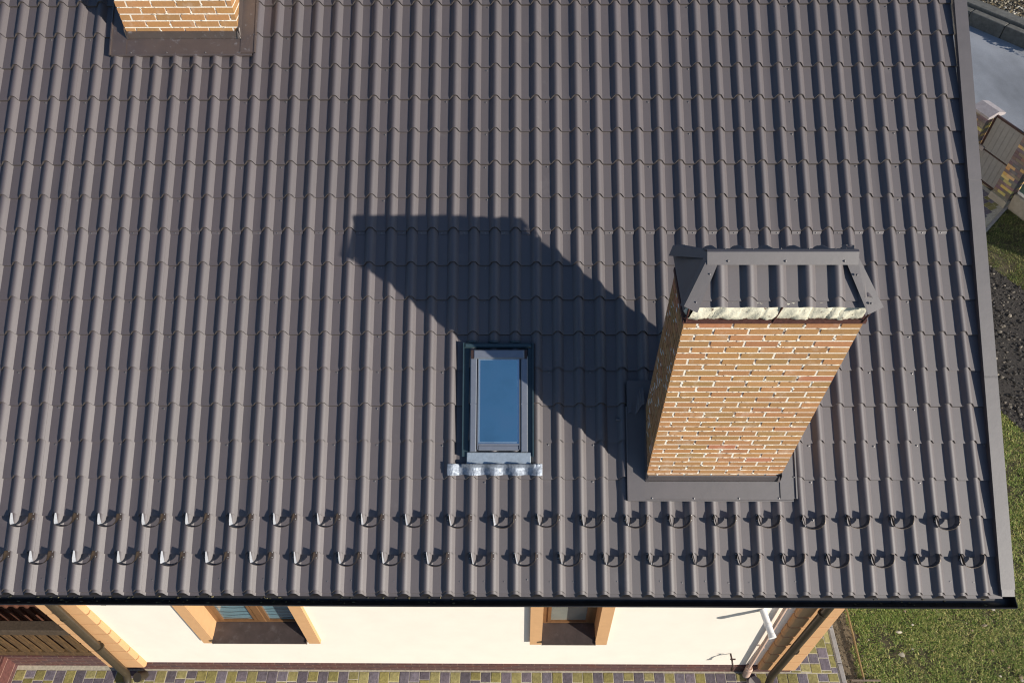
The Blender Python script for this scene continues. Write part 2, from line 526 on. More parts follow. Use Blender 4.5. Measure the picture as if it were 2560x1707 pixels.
# roof screws: the hundred nearest as single screws, the far ones as one part
scr = []
rs = random.Random(11)
for r in range(0, 18):
    for k in range(-2, 45):
        u = k * S + 0.56 * S + rs.uniform(-0.012, 0.012)
        v = r * H - 0.054 + rs.uniform(-0.006, 0.006)
        hit = (k % 5 == 1) or (r % 2 == 0 and k % 5 == 4)
        if r in (1, 2): hit = (k % 11 == 3)
        if r == 0:
            v = H * 0.24 + rs.uniform(-.012, .012); hit = rs.random() < 0.62
        if r == 10:
            v = v10 - 0.016; u = k * S + 0.5 * S + rs.uniform(-0.02, 0.02); hit = True
        if not hit: continue
        if 5.86 < u < 7.5 and 0.80 < v < 1.75: continue
        if 4.13 < u < 5.06 and 1.0 < v < 2.42: continue
        if 0.5 < u < 2.2 and v > 5.3: continue
        scr.append((u, v, 0.015 * (1 - ((v / H) % 1)) if r != 10 else 0.006))
scr.sort(key=lambda q: (q[0] - 4.84) ** 2 + (q[1] - 1.2) ** 2)


def screw_mb(mb, u, v, n): mb.dome(rp(u, v, n), 0.0095, 0.008, N, 8)


mb = MB(); mb.dome((0, 0, 0), 0.0095, 0.008, N, 8)
s0 = mb.build('roof_screw', M['screw'], roof)
for i, (u, v, n) in enumerate(scr[:100]):
    o = s0 if i == 0 else s0.copy()
    if i: COL.objects.link(o); o.parent = roof
    o.location = rp(u, v, n)
mb = MB()
for (u, v, n) in scr[100:]: screw_mb(mb, u, v, n)
o = mb.build('far_roof_screws', M['screw'], roof); o['kind'] = 'stuff'

# ------------------------------------------------------------------ snow guards
def guard_mesh(seed):
    rg = random.Random(seed)
    path = [(0.0, 0.030, 0.020), (0.006, 0.004, 0.031), (0.013, -0.026, 0.043), (0.021, -0.056, 0.050), (0.030, -0.070, 0.047), (0.050, -0.082, 0.040), (0.075, -0.088, 0.036), (0.100, -0.088, 0.036),
            (0.125, -0.083, 0.038), (0.152, -0.070, 0.044), (0.176, -0.048, 0.054), (0.188, -0.015, 0.058), (0.192, 0.030, 0.052)]
    fine = []
    for i in range(len(path) - 1):
        for t in (0, 0.5):
            fine.append(tuple(path[i][j] * (1 - t) + path[i + 1][j] * t for j in range(3)))
    fine.append(path[-1])
    sk = rg.uniform(-0.012, 0.012); sq = rg.uniform(0.96, 1.04)
    lean = 0.22 + rg.uniform(-0.10, 0.10)
    base = HC + 0.013
    pa = []; pb = []
    cu = 0.096
    for (u, v, hh) in fine:
        v2 = v * sq
        du = (u - cu); dl = math.hypot(du, v2 + 0.02)
        ou, ov = (du / dl, (v2 + 0.02) / dl) if dl > 1e-4 else (0, -1)
        if v2 > -0.03: ou, ov = (-0.9 if du < 0 else 0.35), 0
        u2 = u + sk * (-v2 * 5)
        if v2 < -0.06: ou, ov = ou * 1.5, ov * 1.5
        pa.append(rp(u2, v2, base)); pb.append(rp(u2 + ou * lean * hh, v2 + ov * lean * hh, base + hh))
    m_ = MB()
    kk_ = 8                          # glint painted pale inside the left arm, shade painted dark inside the rest
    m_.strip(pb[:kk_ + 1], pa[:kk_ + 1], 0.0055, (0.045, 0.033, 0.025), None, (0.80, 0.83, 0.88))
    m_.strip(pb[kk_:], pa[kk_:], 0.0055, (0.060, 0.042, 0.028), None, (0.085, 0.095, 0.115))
    # fixing flanges on both crests, with two screws each
    for (a, b_) in ((0.192, 0.220), (-0.024, 0.001)):
        vs = [rp(a, -0.036, base + 0.001), rp(b_, -0.036, base - 0.003), rp(b_, 0.034, base - 0.001), rp(a, 0.034, base + 0.002)]
        vs2 = [tuple(Vector(q) + N * 0.003) for q in vs]
        m_.hexa(vs + vs2, (0.07, 0.052, 0.045))
        for vv_ in (-0.024, 0.022): m_.dome(rp((a + b_) / 2 + 0.002, vv_, base + 0.002), 0.0075, 0.008, N, 6, (0.3, 0.3, 0.3))
    return m_


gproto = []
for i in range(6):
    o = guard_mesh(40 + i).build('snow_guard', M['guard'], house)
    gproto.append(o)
used = [False] * 6
rg = random.Random(2)
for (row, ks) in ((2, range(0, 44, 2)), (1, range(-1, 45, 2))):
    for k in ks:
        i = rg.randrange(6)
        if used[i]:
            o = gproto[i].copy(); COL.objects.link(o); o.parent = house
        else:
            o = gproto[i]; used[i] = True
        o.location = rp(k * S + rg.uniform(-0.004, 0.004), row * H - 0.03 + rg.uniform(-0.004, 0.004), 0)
for i in range(6):
    if not used[i]: bpy.data.objects.remove(gproto[i])

# ------------------------------------------------------------------ gutter
mb = MB()
gy, gz, gr = -0.058, -0.080, 0.064
gx0, gx1 = U0, 9.478
angs = [math.pi + math.pi * i / 12 for i in range(13)]
sec = [(gy + gr * math.cos(a), gz + gr * math.sin(a)) for a in angs]
sec_in = [(gy + (gr - 0.004) * math.cos(a), gz + (gr - 0.004) * math.sin(a)) for a in angs]
ring = [(gy - gr - 0.008, gz - 0.006), (gy - gr - 0.010, gz + 0.006), (gy - gr, gz + 0.008)] + sec_in + [(gy + gr, gz + 0.03)] + [(gy + gr + 0.004, gz + 0.03)] + sec[::-1]
xs = np.linspace(gx0, gx1, 24)
vs = []; fs = []
for x in xs:
    for (y, z) in ring: vs.append((x, y + 0.002 * math.sin(x * 1.3), z))
nr = len(ring)
for j in range(len(xs) - 1):
    for i in range(nr):
        i2 = (i + 1) % nr
        fs.append((j * nr + i, j * nr + i2, (j + 1) * nr + i2, (j + 1) * nr + i))
mb.add(vs, fs, smooth=True)
gut = mb.build('gutter', M['gutter'], house, sharp=40)
for (x, nm) in ((gx1, 'gutter_end'), (gx0, 'gutter_end')):
    mb = MB()
    pts = [(gy - gr - 0.010, gz + 0.014), (gy + gr + 0.004, gz + 0.045)] + sec[::-1]
    a = [(x, y, z) for y, z in pts]; b = [(x + 0.006, y, z) for y, z in pts]
    n_ = len(a)
    mb.add(a + b, [tuple(range(n_)), tuple(range(2 * n_ - 1, n_ - 1, -1))] + [(i, (i + 1) % n_, n_ + (i + 1) % n_, n_ + i) for i in range(n_)])
    mb.build(nm, M['gutter'], gut)
for x in (0.9, 3.05, 4.33, 5.35, 7.1, 8.42):    # joints between the lengths
    mb = MB()
    vs = []
    for xx in (x - 0.02, x + 0.02):
        for a in angs: vs.append((xx, gy + (gr + 0.006) * math.cos(a), gz + (gr + 0.006) * math.sin(a)))
        vs.append((xx, gy + (gr - 0.006), gz + 0.01))
        for a in angs[::-1]: vs.append((xx, gy + (gr - 0.006) * math.cos(a), gz + (gr - 0.006) * math.sin(a)))
    n_ = len(vs) // 2
    mb.add(vs, [(i, (i + 1) % n_, n_ + (i + 1) % n_, n_ + i) for i in range(n_)])
    mb.build('gutter_joint', M['gutter'], gut)
rl = random.Random(8)
mb = MB()                                      # leaves and grit lying in the gutter
for i in range(150):
    x = rl.uniform(-0.3, 9.3)
    if 4.5 < x < 8: x = rl.uniform(0, 4.4)
    a = rl.uniform(4.2, 5.4)
    y = gy + (gr - 0.009) * math.cos(a); z = gz + (gr - 0.009) * math.sin(a)
    c = rl.choice([(0.10, 0.08, 0.04), (0.05, 0.05, 0.03), (0.22, 0.19, 0.10), (0.03, 0.03, 0.025)])
    mb.blob((x, y, z), rl.uniform(0.004, 0.022), rl.uniform(0.004, 0.010), 0.004, rl, c)
mb.build('gutter_debris', M['bits'], gut)['kind'] = 'stuff'

# eaves board and soffit
mb = MB(); mb.box(U0, 9.44, gy + gr + 0.012, gy + gr + 0.035, -0.24, -0.035)
mb.build('fascia_board', M['wood_dark'], house)
mb = MB(); mb.box(U0, 9.42, gy + gr + 0.036, 0.60, -0.235, -0.215)
mb.build('soffit', M['wood_dark'], house)

# ------------------------------------------------------------------ walls
YW = 0.60
XL, XR = -0.60, 8.45
wall_b = -3.949


def wall_with_holes(mb, x0, x1, z0, z1, y, holes):
    xs = sorted({x0, x1} | {h[0] for h in holes} | {h[1] for h in holes})
    zs = sorted({z0, z1} | {h[2] for h in holes} | {h[3] for h in holes})
    for i in range(len(xs) - 1):
        for j in range(len(zs) - 1):
            cx = (xs[i] + xs[i + 1]) / 2; cz = (zs[j] + zs[j + 1]) / 2
            if any(h[0] < cx < h[1] and h[2] < cz < h[3] for h in holes): continue
            mb.add([(xs[i], y, zs[j]), (xs[i + 1], y, zs[j]), (xs[i + 1], y, zs[j + 1]), (xs[i], y, zs[j + 1])], [(0, 1, 2, 3)])
    for (a, b, c, d) in holes:
        yb = y + 0.25
        mb.add([(a, y, c), (a, yb, c), (a, yb, d), (a, y, d)], [(0, 1, 2, 3)])
        mb.add([(b, y, c), (b, yb, c), (b, yb, d), (b, y, d)], [(3, 2, 1, 0)])
        mb.add([(a, y, c), (b, y, c), (b, yb, c), (a, yb, c)], [(0, 1, 2, 3)])
        mb.add([(a, y, d), (b, y, d), (b, yb, d), (a, yb, d)], [(3, 2, 1, 0)])


W1 = (0.93, 2.135, -2.965, -1.45)
W2 = (5.118, 5.800, -2.965, -1.45)
mb = MB()
wall_with_holes(mb, XL, XR, wall_b, -0.215, YW, [W1, W2])
YB = 2 * YR - YW
# gable on the right, back wall and the left side
gx = 8.53
mb.add([(gx, YW, wall_b), (gx, YB, wall_b), (gx, YB, -0.25), (gx, YR, ZR - 0.2), (gx, YW, -0.25)], [(0, 1, 2, 3, 4)])
mb.add([(XL, YB, wall_b), (gx, YB, wall_b), (gx, YB, -0.2), (XL, YB, -0.2)], [(3, 2, 1, 0)])
mb.add([(XL, YW, wall_b), (XL, YB, wall_b), (XL, YB, -0.2), (XL, YW, -0.2)], [(0, 1, 2, 3)])
mb.add([(XR, YW, wall_b), (gx, YW, wall_b), (gx, YW, -0.2), (XR, YW, -0.2)], [(0, 1, 2, 3)])
mb.build('wall', M['wall'], house)

mb = MB(); mb.box(-0.8, 8.58, 0.580, 0.640, ZG - 0.05, wall_b + 0.001); mb.box(8.52, 8.58, 0.64, YB, ZG - 0.05, wall_b)
mb.build('plinth', M['plinth'], house)

# corner pilasters of apricot blocks
for (x0, x1) in ((-0.810, -0.287), (8.085, 8.606)):
    mb = MB()
    z = wall_b - 0.005
    mb.box(x0 + 0.03, x1 - 0.03, 0.575, 0.7, z, -0.23)
    nblk = 12; bh = 0.318
    for i in range(nblk):
        z0 = z + i * bh
        if i == 0: z0 = z
        z1 = z + (i + 1) * bh - 0.032
        # chamfered block
        c = 0.022
        p = []
        for zz, cc in ((z0, 0.006), (z0 + 0.004, 0), (z1 - 0.004, 0), (z1, 0.006)):
            p += [(x0 + cc, 0.70, zz), (x0 + cc, 0.530 + c, zz), (x0 + c, 0.530 + cc, zz), (x1 - c, 0.530 + cc, zz), (x1 - cc, 0.530 + c, zz), (x1 - cc, 0.70, zz)]
        fs = []
        for a in range(3):
            for b in range(5): fs.append((a * 6 + b, a * 6 + b + 1, a * 6 + 6 + b + 1, a * 6 + 6 + b))
        fs += [(5, 4, 3, 2, 1, 0), (18, 19, 20, 21, 22, 23)]
        mb.add(p, fs)
    mb.build('corner_pilaster', M['trim'], house)


# ------------------------------------------------------------------ windows
def window(spec, mullions, glass, label):
    a, b, c, d = spec
    m_ = MB()
    yf = 0.775; fw = 0.075
    # fixed frame
    m_.box(a + .002, a + fw, yf, yf + 0.06, c + .004, d); m_.box(b - fw, b - .002, yf, yf + 0.06, c + .004, d)
    m_.box(a + fw, b - fw, yf + 0.002, yf + 0.058, c + .004, c + fw + 0.02)
    m_.box(a + fw, b - fw, yf + 0.002, yf + 0.058, d - fw, d)
    w = m_.build('window', M['wood_frame'], house, label=label)
    edges = [a + fw] + mullions + [b - fw]
    for mx in mullions:
        mm = MB(); mm.bbox(mx - 0.055, mx + 0.055, c + fw + 0.02, d - fw, -(yf + 0.05), -(yf - 0.018), 0.012, T=lambda x, y, z: (x, -z, y))
        mm.build('mullion', M['wood_frame'], w)
    for i in range(len(edges) - 1):
        l = edges[i] + (0.055 if i else 0); r = edges[i + 1] - (0.055 if i < len(edges) - 2 else 0)
        sm = MB(); q = 0.042
        z0 = c + fw + 0.02; z1 = d - fw
        sm.box(l + .001, l + q, yf - 0.012, yf + 0.03, z0, z1); sm.box(r - q, r - .001, yf - 0.012, yf + 0.03, z0, z1)
        sm.box(l + q, r - q, yf - 0.011, yf + 0.031, z0 + 0.001, z0 + q); sm.box(l + q, r - q, yf - 0.011, yf + 0.031, z1 - q, z1)
        sm.build('sash', M['wood_frame'], w)
        g = MB(); g.box(l + q, r - q, yf + 0.012, yf + 0.018, z0 + q, z1 - q)
        g.build('pane', glass, w)
    sl = MB()
    sl.add([(a + .001, yf, c + 0.055), (b - .001, yf, c + 0.055), (b - .001, 0.515, c + 0.022), (a + .001, 0.515, c + 0.022), (b - .001, 0.515, c - 0.006), (a + .001, 0.515, c - 0.006), (b - .001, 0.60, c - 0.006), (a + .001, 0.60, c - 0.006)],
           [(3, 2, 1, 0), (5, 4, 2, 3), (7, 6, 4, 5)])
    for (x, sg) in ((a, 1), (b, -1)):
        sl.box(min(x, x + sg * 0.008), max(x, x + sg * 0.008), 0.513, 0.60, c - 0.012, c + 0.042)
    sl.build('sill', M['sill'], w)
    # raised render surround, both sides and above, with mitred outer edge
    for (x0, x1) in ((a - 0.150, a), (b, b + 0.150)):
        sr = MB()
        zb = c - 0.095; y0 = 0.552
        sr.box(x0, x1, y0, YW + 0.001, zb, d + 0.15)
        sr.box(min(a, x1) if x1 == a else b - 0.0, a + 0.0015 if x1 == a else b + 0.0015, YW, yf, c + 0.02, d) if False else None
        # reveal
        if x1 == a: sr.box(a - 0.01, a + 0.0012, YW - 0.03, yf + 0.01, c + 0.02, d)
        else: sr.box(b - 0.0012, b + 0.01, YW - 0.03, yf + 0.01, c + 0.02, d)
        sr.build('surround', M['trim'], w)
    # dark room behind
    return w


window(W1, [1.545], M['blind_glass'], 'wide two light window with wavy blue blinds')
window(W2, [], M['grey_glass'], 'narrow single light window with plain grey pane')

# ------------------------------------------------------------------ chimneys
BR = [(0.41, 0.215, 0.086), (0.42, 0.218, 0.085), (0.39, 0.208, 0.086), (0.38, 0.208, 0.083), (0.43, 0.218, 0.090), (0.41, 0.200, 0.090), (0.36, 0.204, 0.082), (0.43, 0.228, 0.096)]


def chimney(xa, xb, y0, y1, zb, zt, course, first, label, seed, grow=0.0, bl=0.2535, flash='flash'):
    rnd = random.Random(seed)
    x0, x1 = xa, xb

    def T(x, y, z):                # the stack widens a little towards its top
        t = (z - zb) / 2.3
        return (x + grow * 0.5 * t * (1 if x < (x0 + x1) / 2 else 1) + grow * t * ((x - x0) / (x1 - x0) - 0.35), y, z)
    mb = MB()
    zlow = zb - 0.15
    n = int((zt - zlow) / course) + 1
    jt = 0.013

    def colour():
        c = rnd.choice(BR); k = rnd.uniform(0.92, 1.06)
        if rnd.random() < 0.02: c = (0.42, 0.175, 0.090)
        return (c[0] * k, c[1] * k * rnd.uniform(.95, 1.05), c[2] * k)
    joints = []
    for i in range(n):
        z1 = zt - i * course; z0 = z1 - course + jt
        off = first if i % 2 == 0 else first - 0.5
        # front and back rows
        for (fy0, fy1, face) in ((y0, y0 + 0.11, -1), (y1 - 0.11, y1, 1)):
            x = x0 + (off - (1 if off > 0 else 0)) * (bl)
            x = x0 - bl + (off % 1.0) * bl
            while x < x1 - 0.01:
                a = max(x, x0); b = min(x + bl - 0.019, x1)
                if x1 - b < 0.035: b = x1
                if b - a > 0.02:
                    if face < 0 and z1 > zb - 0.02: joints.append((b + 0.0095, z0, z1)) if b < x1 - 0.005 else None
                    d = rnd.uniform(-0.0012, 0.0012); zz = rnd.uniform(-0.0010, 0.0010)
                    ya = fy0 + (d if face < 0 else 0); yb = fy1 + (d if face > 0 else 0)
                    mb.box(a, b, ya, yb, z0 + zz, z1 + zz, colour(), T)
                x += bl
        # sides
        for (fx0, fx1, face) in ((x0, x0 + 0.11, -1), (x1 - 0.11, x1, 1)):
            y = y0 + 0.11 + jt + (0.0 if i % 2 == 0 else -0.06)
            ye = y1 - 0.11 - jt
            while y < ye - 0.02:
                a = max(y, y0 + 0.11 + jt); b = min(y + 0.155, ye)
                if b - a > 0.02:
                    d = rnd.uniform(-0.0012, 0.0012)
                    mb.box(fx0 + (d if face < 0 else 0), fx1 + (d if face > 0 else 0), a, b, z0, z1, colour(), T)
                y += 0.155 + jt
    ch = mb.build('chimney', M['brick'], house, label=label)
    mm = MB()
    g = 0.009
    mm.box(x0 + g, x1 - g, y0 + g, y1 - g, zlow, zt - 0.005, T=T)
    for i in range(n + 1):          # bed joints, squeezed out here and there
        z1 = zt - i * course + jt + 0.0005
        gg = 0.0015
        if z1 < zlow + course: break
        mm.box(x0 + 0.007, x1 - gg, y0 + gg, y1 - gg, z1 - jt - 0.001, z1, T=T)
        for q in range(9):
            x = rnd.uniform(x0 + .03, x1 - .03)
            mm.blob((x, y0 + rnd.uniform(-0.0005, 0.002), z1 - jt * 0.5 + rnd.uniform(-0.003, 0.003)), rnd.uniform(0.01, 0.045), 0.003, rnd.uniform(0.004, 0.0075), rnd, T=T)
        for q in range(2):
            y = rnd.uniform(y0 + .03, y1 - .03)
            for xx in (x0, x1): mm.blob((xx, y, z1 - jt * 0.5), 0.004, rnd.uniform(0.01, 0.05), rnd.uniform(0.005, 0.009), rnd, T=T)
    for (x, z0, z1) in joints:      # upright joints partly filled
        h_ = z1 - z0; r0 = rnd.random()
        if r0 < 0.38: za, zb2 = z0, z1
        elif r0 < 0.85: za, zb2 = z0, z0 + h_ * rnd.uniform(0.15, 0.5)
        else: za, zb2 = z0 + h_ * rnd.uniform(0.4, 0.7), z1
        mm.box(x - 0.0098, x + 0.0098, y0 + 0.0025, y0 + 0.02, za - 0.001, zb2 + 0.001, T=T)
        if rnd.random() < 0.5: mm.blob((x + rnd.uniform(-.008, .008), y0 + 0.001, rnd.uniform(za, zb2)), 0.013, 0.004, 0.010, rnd, T=T)
    mm.build('mortar', M['mortar'], ch)

    # --- steel angle round the top and the foam rim under the cap
    fr = MB()
    def tx(x, z): return T(x, 0, z)[0]
    fr.box(tx(x0, zt) - 0.012, tx(x1, zt) + 0.012, y0 - 0.012, y1 + 0.012, zt + 0.002, zt + 0.040)
    xl, xr = tx(x0, zt) - 0.012, tx(x1, zt) + 0.012
    for (x, lean) in ((xl + 0.02, -0.0), (xl + (xr - xl) * 0.49, 0.035), (xr - 0.03, 0.04)):
        fr.tube([(x, y0 - 0.012, zt + 0.02), (x + lean, y0 - 0.016, zt + 0.22)], 0.008, 6)
        fr.tube([(x, y1 + 0.012, zt + 0.02), (x + lean, y1 + 0.016, zt + 0.22)], 0.008, 6)
    fr.build('steel_frame', M['rust'], ch)
    fm = MB()
    nu, nv = 90, 7
    splits = [rnd.uniform(0.03, 0.97) for _ in range(7)]
    for (yy, sg) in ((y0, -1), (y1, 1)):
        vs = []; fs = []
        ph = [rnd.uniform(0, 6.28) for _ in range(6)]
        for j in range(nv):
            for i in range(nu):
                s_ = i / (nu - 1); t_ = j / (nv - 1)
                cut = min(abs(s_ - q + 0.01 * math.sin(t_ * 3 + q * 9)) for q in splits)
                dep = 0.024 * (1 - abs(2 * t_ - 1) ** 3) + 0.006 * math.sin(s_ * 31 + ph[0] + t_ * 4) + 0.004 * math.sin(s_ * 77 + ph[1] - t_ * 7)
                dep -= 0.018 * max(0, 1 - cut / 0.009)
                dep += rnd.uniform(-0.004, 0.004)
                zz = zt + 0.030 + t_ * 0.185
                if j == 0: zz += 0.010 + 0.014 * math.sin(s_ * 43 + ph[2]) * math.sin(s_ * 17 + ph[3]) + rnd.uniform(-.005, .005)
                vs.append((xl + 0.016 + 0.05 * t_ + s_ * (xr - xl - 0.062 - 0.06 * t_), yy + sg * (dep - 0.004), zz + rnd.uniform(-.004, .004)))
        for j in range(nv - 1):
            for i in range(nu - 1): fs.append((j * nu + i, j * nu + i + 1, (j + 1) * nu + i + 1, (j + 1) * nu + i))
        fm.add(vs, fs, smooth=True)
    fm.box(xl + 0.10, xr - 0.10, y0 + 0.012, y1 - 0.012, zt + 0.03, zt + 0.15)
    for (xx, sg) in ((xl + 0.02, -1), (xr - 0.03, 1)):
        for q in range(9):
            fm.blob((xx - sg * 0.015, y0 + 0.06 + q * (y1 - y0 - .1) / 8, zt + rnd.uniform(0.05, 0.085)), 0.022, 0.035, 0.04, rnd)
    fm.build('foam_rim', M['foam'], ch)

    # --- hipped tin cap: tile sheet slopes, hip ends, ridge and hip strips
    ym = (y0 + y1) / 2
    ze = zt + 0.198; zr = zt + 0.418
    ye0, ye1 = y0 - 0.030, y1 + 0.050
    xe0, xe1 = xl - 0.016, xr - 0.005
    xr0, xr1 = xe0 + 0.164, xe1 - 0.142
    cp = MB()
    sl = math.hypot(ym - ye0, zr - ze)
    sv = Vector((0, ym - ye0, zr - ze)) / sl; sn = Vector((0, -(zr - ze), ym - ye0)) / sl
    sw = 0.2085
    for side in (0, 1):
        us = []
        k = 0
        xx = xe0 + 0.250
        while xx < xe1 + 0.1:
            for t in TS: us.append((xx + t * WH, prof(t)))
            xx += sw
        us = [(xe0, 0)] + [u for u in us if xe0 < u[0] < xe1] + [(xe1, 0)]
        rows = [(0.0, 0.004), (0.045, 0.001), (0.046, 0.016), (0.2, 0.010), (sl - 0.005, 0.0)]
        vs = []; fs = []
        for (v, dz) in rows:
            f = v / sl
            lo = xe0 + (xr0 - xe0) * f; hi = xe1 + (xr1 - xe1) * f
            for (u, p) in us:
                uc = min(max(u, lo), hi); pp = p if lo < u < hi else 0
                b = 0.028 * (pp / HC) if v > 0.04 and v < 0.06 else 0
                P = Vector((0, ye0, ze)) + sv * (v + b) + sn * (pp + dz - 0.006)
                y = P.y if side == 0 else 2 * ym - P.y
                vs.append((uc, y, P.z))
        n_ = len(us)
        for j in range(len(rows) - 1):
            for i in range(n_ - 1): fs.append((j * n_ + i, j * n_ + i + 1, (j + 1) * n_ + i + 1, (j + 1) * n_ + i))
        cp.add(vs, fs, smooth=True)
    cap = cp.build('cap_roof', M['tile'], ch, sharp=24)
    for (xe, xr_, sg) in ((xe0, xr0, -1), (xe1, xr1, 1)):
        he = MB()
        nn = 8
        pts = {}
        vs = []; fs = []
        for j in range(nn + 1):
            f = j / nn
            for i in range(nn + 1):
                s_ = i / nn
                y = (ye0 + (ym - ye0) * f) * (1 - s_) + (ye1 + (ym - ye1) * f) * s_
                x = xe + (xr_ - xe) * f + sg * (0.005 + rnd.uniform(-0.006, 0.006) * (0 < j < nn))
                vs.append((x, y, ze - 0.05 + (zr - ze + 0.05) * f))
        for j in range(nn):
            for i in range(nn): fs.append((j * (nn + 1) + i, j * (nn + 1) + i + 1, (j + 1) * (nn + 1) + i + 1, (j + 1) * (nn + 1) + i))
        he.add(vs, fs, smooth=True)
        he.build('hip_end', M['flash'], ch)
    # ridge strip folded over the top
    rb = MB()
    hr = zr + 0.058
    a = [(xr0 - 0.01, ym - 0.076, hr - 0.066), (xr0 - 0.012, ym - 0.012, hr), (xr0 - 0.012, ym + 0.012, hr), (xr0 - 0.01, ym + 0.10, hr - 0.075)]
    b = [(xr1 + 0.015, ym - 0.076, hr - 0.066), (xr1 + 0.02, ym - 0.012, hr), (xr1 + 0.02, ym + 0.012, hr), (xr1 + 0.015, ym + 0.10, hr - 0.075)]
    rb.strip(a, b, 0.003)
    for t in (0.13, 0.52, 0.92):
        rb.dome((xr0 + (xr1 - xr0) * t, ym - 0.058, hr - 0.046), 0.010, 0.010, (0, -0.75, 0.66), 8)
    for t in (0.12, 0.31, 0.5, 0.69, 0.87):
        rb.dome((xr0 + (xr1 - xr0) * t, ym + 0.03, hr - 0.012), 0.007, 0.008, (0, 0.5, 0.86), 8)
    rb.build('ridge_strip', M['flash'], ch)
    # hip strips: four folded angles running down the corners, the right front one sprung open
    for (xe, xr_, ye, sg, fr_) in ((xe0, xr0, ye0, -1, 1), (xe1, xr1, ye0, 1, 1), (xe0, xr0, ye1, -1, -1), (xe1, xr1, ye1, 1, -1)):
        hs = MB()
        top = Vector((xr_ - sg * 0.012, ym, zr + 0.03)); bot = Vector((xe + sg * 0.012, ye - fr_ * 0.004, ze + 0.016))
        if sg > 0 and fr_ > 0: bot = bot + Vector((0.035, -0.010, 0.002)); top = top + Vector((0.022, 0, -0.004))
        d = (bot - top); Ld = d.length; d.normalize()
        # leg on the slope and leg on the hip end
        nf = Vector((0, -fr_ * (zr - ze), abs(ym - ye0))).normalized()
        l1 = (nf.cross(d) * (1)).normalized()
        if l1.x * sg > 0: l1 = -l1
        nh = Vector((sg * (zr - ze + 0.05), 0, abs(xe - xr_))).normalized()
        l2 = nh.cross(d).normalized()
        if l2.y * fr_ < 0: l2 = -l2
        wleg = 0.105 if not (sg > 0 and fr_ > 0) else 0.125
        o1 = nf * 0.012
        if fr_ < 0: wleg = 0.09
        pA = [top + o1 + l1 * wleg * 0.75, top + o1, top + o1 + l2 * 0.05]
        pB = [bot + o1 + l1 * wleg * (1.0), bot + o1, bot + o1 + l2 * (0.05 if fr_ > 0 else 0.085)]
        if sg > 0 and fr_ > 0:
            pA[0] += nf * 0.0; pB[0] += nf * 0.006
        hs.strip(pA, pB, 0.003)
        for t in (0.32, 0.85):
            c_ = top.lerp(bot, t) + o1 + l1 * wleg * 0.6 + (nf * 0.018 if sg > 0 and fr_ > 0 else Vector((0, 0, 0)))
            hs.dome(c_, 0.009, 0.010, nf, 8)
        hs.build('hip_strip', M['flash'], ch)

    # --- flashing round the foot
    fl = MB()
    vf = y0 / CP                     # slope distance of the front face at the sheet
    nz = HC + 0.016
    fa = x0 - 0.165; fb = x1 + 0.150
    vb = y1 / CP + 0.1
    # front apron with folded lip and upstand
    a0, a1 = vf - 0.180, vf + 0.030
    fl.strip([rp(fa, a0, nz - 0.016), rp(fa, a0 + 0.003, nz), rp(fa, a0 + 0.014, nz + 0.003), rp(fa, a0 + 0.018, nz), rp(fa, a1 - 0.024, nz)],
             [rp(fb - 0.02, a0, nz - 0.016), rp(fb - 0.02, a0 + 0.003, nz), rp(fb - 0.02, a0 + 0.014, nz + 0.003), rp(fb - 0.02, a0 + 0.018, nz), rp(fb - 0.02, a1 - 0.024, nz)], 0.003)
    zb_ = rp(0, a1 - 0.024, nz)
    zup = zb_[2] + 0.070
    up = MB()
    up.strip([(x0 - 0.006, y0 - 0.020, zb_[2] + .001), (x0 - 0.006, y0 - 0.012, zup), (x0 - 0.006, y0 + 0.004, zup + 0.006)],
             [(x1 + 0.006, y0 - 0.020, zb_[2] + .001), (x1 + 0.006, y0 - 0.012, zup), (x1 + 0.006, y0 + 0.004, zup + 0.006)], 0.003)
    # side flanges, their upstands and outer lips
    for (xi, xo, sg) in ((x0 - 0.006, fa, -1), (x1 + 0.006, fb, 1)):
        lo = a0 + (0.004 if sg < 0 else 0.028)
        pa = [rp(xi, lo, nz + 0.007), rp(xo, lo, nz + 0.006), rp(xo + sg * 0.002, lo, nz + 0.018), rp(xo + sg * 0.012, lo, nz + 0.018), rp(xo + sg * 0.014, lo, nz - 0.02)]
        pb = [rp(xi, vb, nz + 0.007), rp(xo, vb, nz + 0.006), rp(xo + sg * 0.002, vb, nz + 0.018), rp(xo + sg * 0.012, vb, nz + 0.018), rp(xo + sg * 0.014, vb, nz - 0.02)]
        fl.strip(pa, pb, 0.003)
        pa = [rp(xi, vf + 0.006, nz + 0.008), rp(xi + sg * -0.001, vb, nz + 0.008)]
        pb = [tuple(Vector(p) + Vector((-sg * 0.004, 0, 0.10))) for p in pa]
        up.strip(pa, pb, 0.003)
        # folded corner tab
        c0 = rp(xi, vf + 0.002, nz + 0.010)
        up.add([c0, (c0[0] - sg * 0.03, c0[1] - 0.004, c0[2] + 0.004), (c0[0] - sg * 0.022, y0 - 0.017, c0[2] + 0.085), (c0[0] + sg * 0.004, y0 + 0.012, c0[2] + 0.10)], [(0, 1, 2, 3), (3, 2, 1, 0)])
    # upper tray behind the stack, with the tiles cut back over it
    fl.strip([rp(fa, vb - 0.04, nz + 0.012), rp(fa, vb + 0.25, nz + 0.012)], [rp(fb, vb - 0.04, nz + 0.012), rp(fb, vb + 0.25, nz + 0.012)], 0.003)
    f_ob = fl.build('foot_flashing', M[flash], ch)
    up.build('upstand', M[flash], ch)
    for t in (0.14, 0.39, 0.66, 0.9):
        u = fa + (fb - fa) * t
        sc = MB()
        sc.dome(rp(u, a0 + 0.03 + rnd.uniform(-.004, .004), nz + 0.001), 0.0095, 0.009, N, 8)
        sc.build('flashing_screw', M['screw'], ch)
    sc = MB(); sc.dome(rp(fb - 0.012, vf + 0.05, nz + 0.007), 0.0095, 0.009, N, 8)
    sc.build('flashing_screw', M['screw'], ch)
    return ch


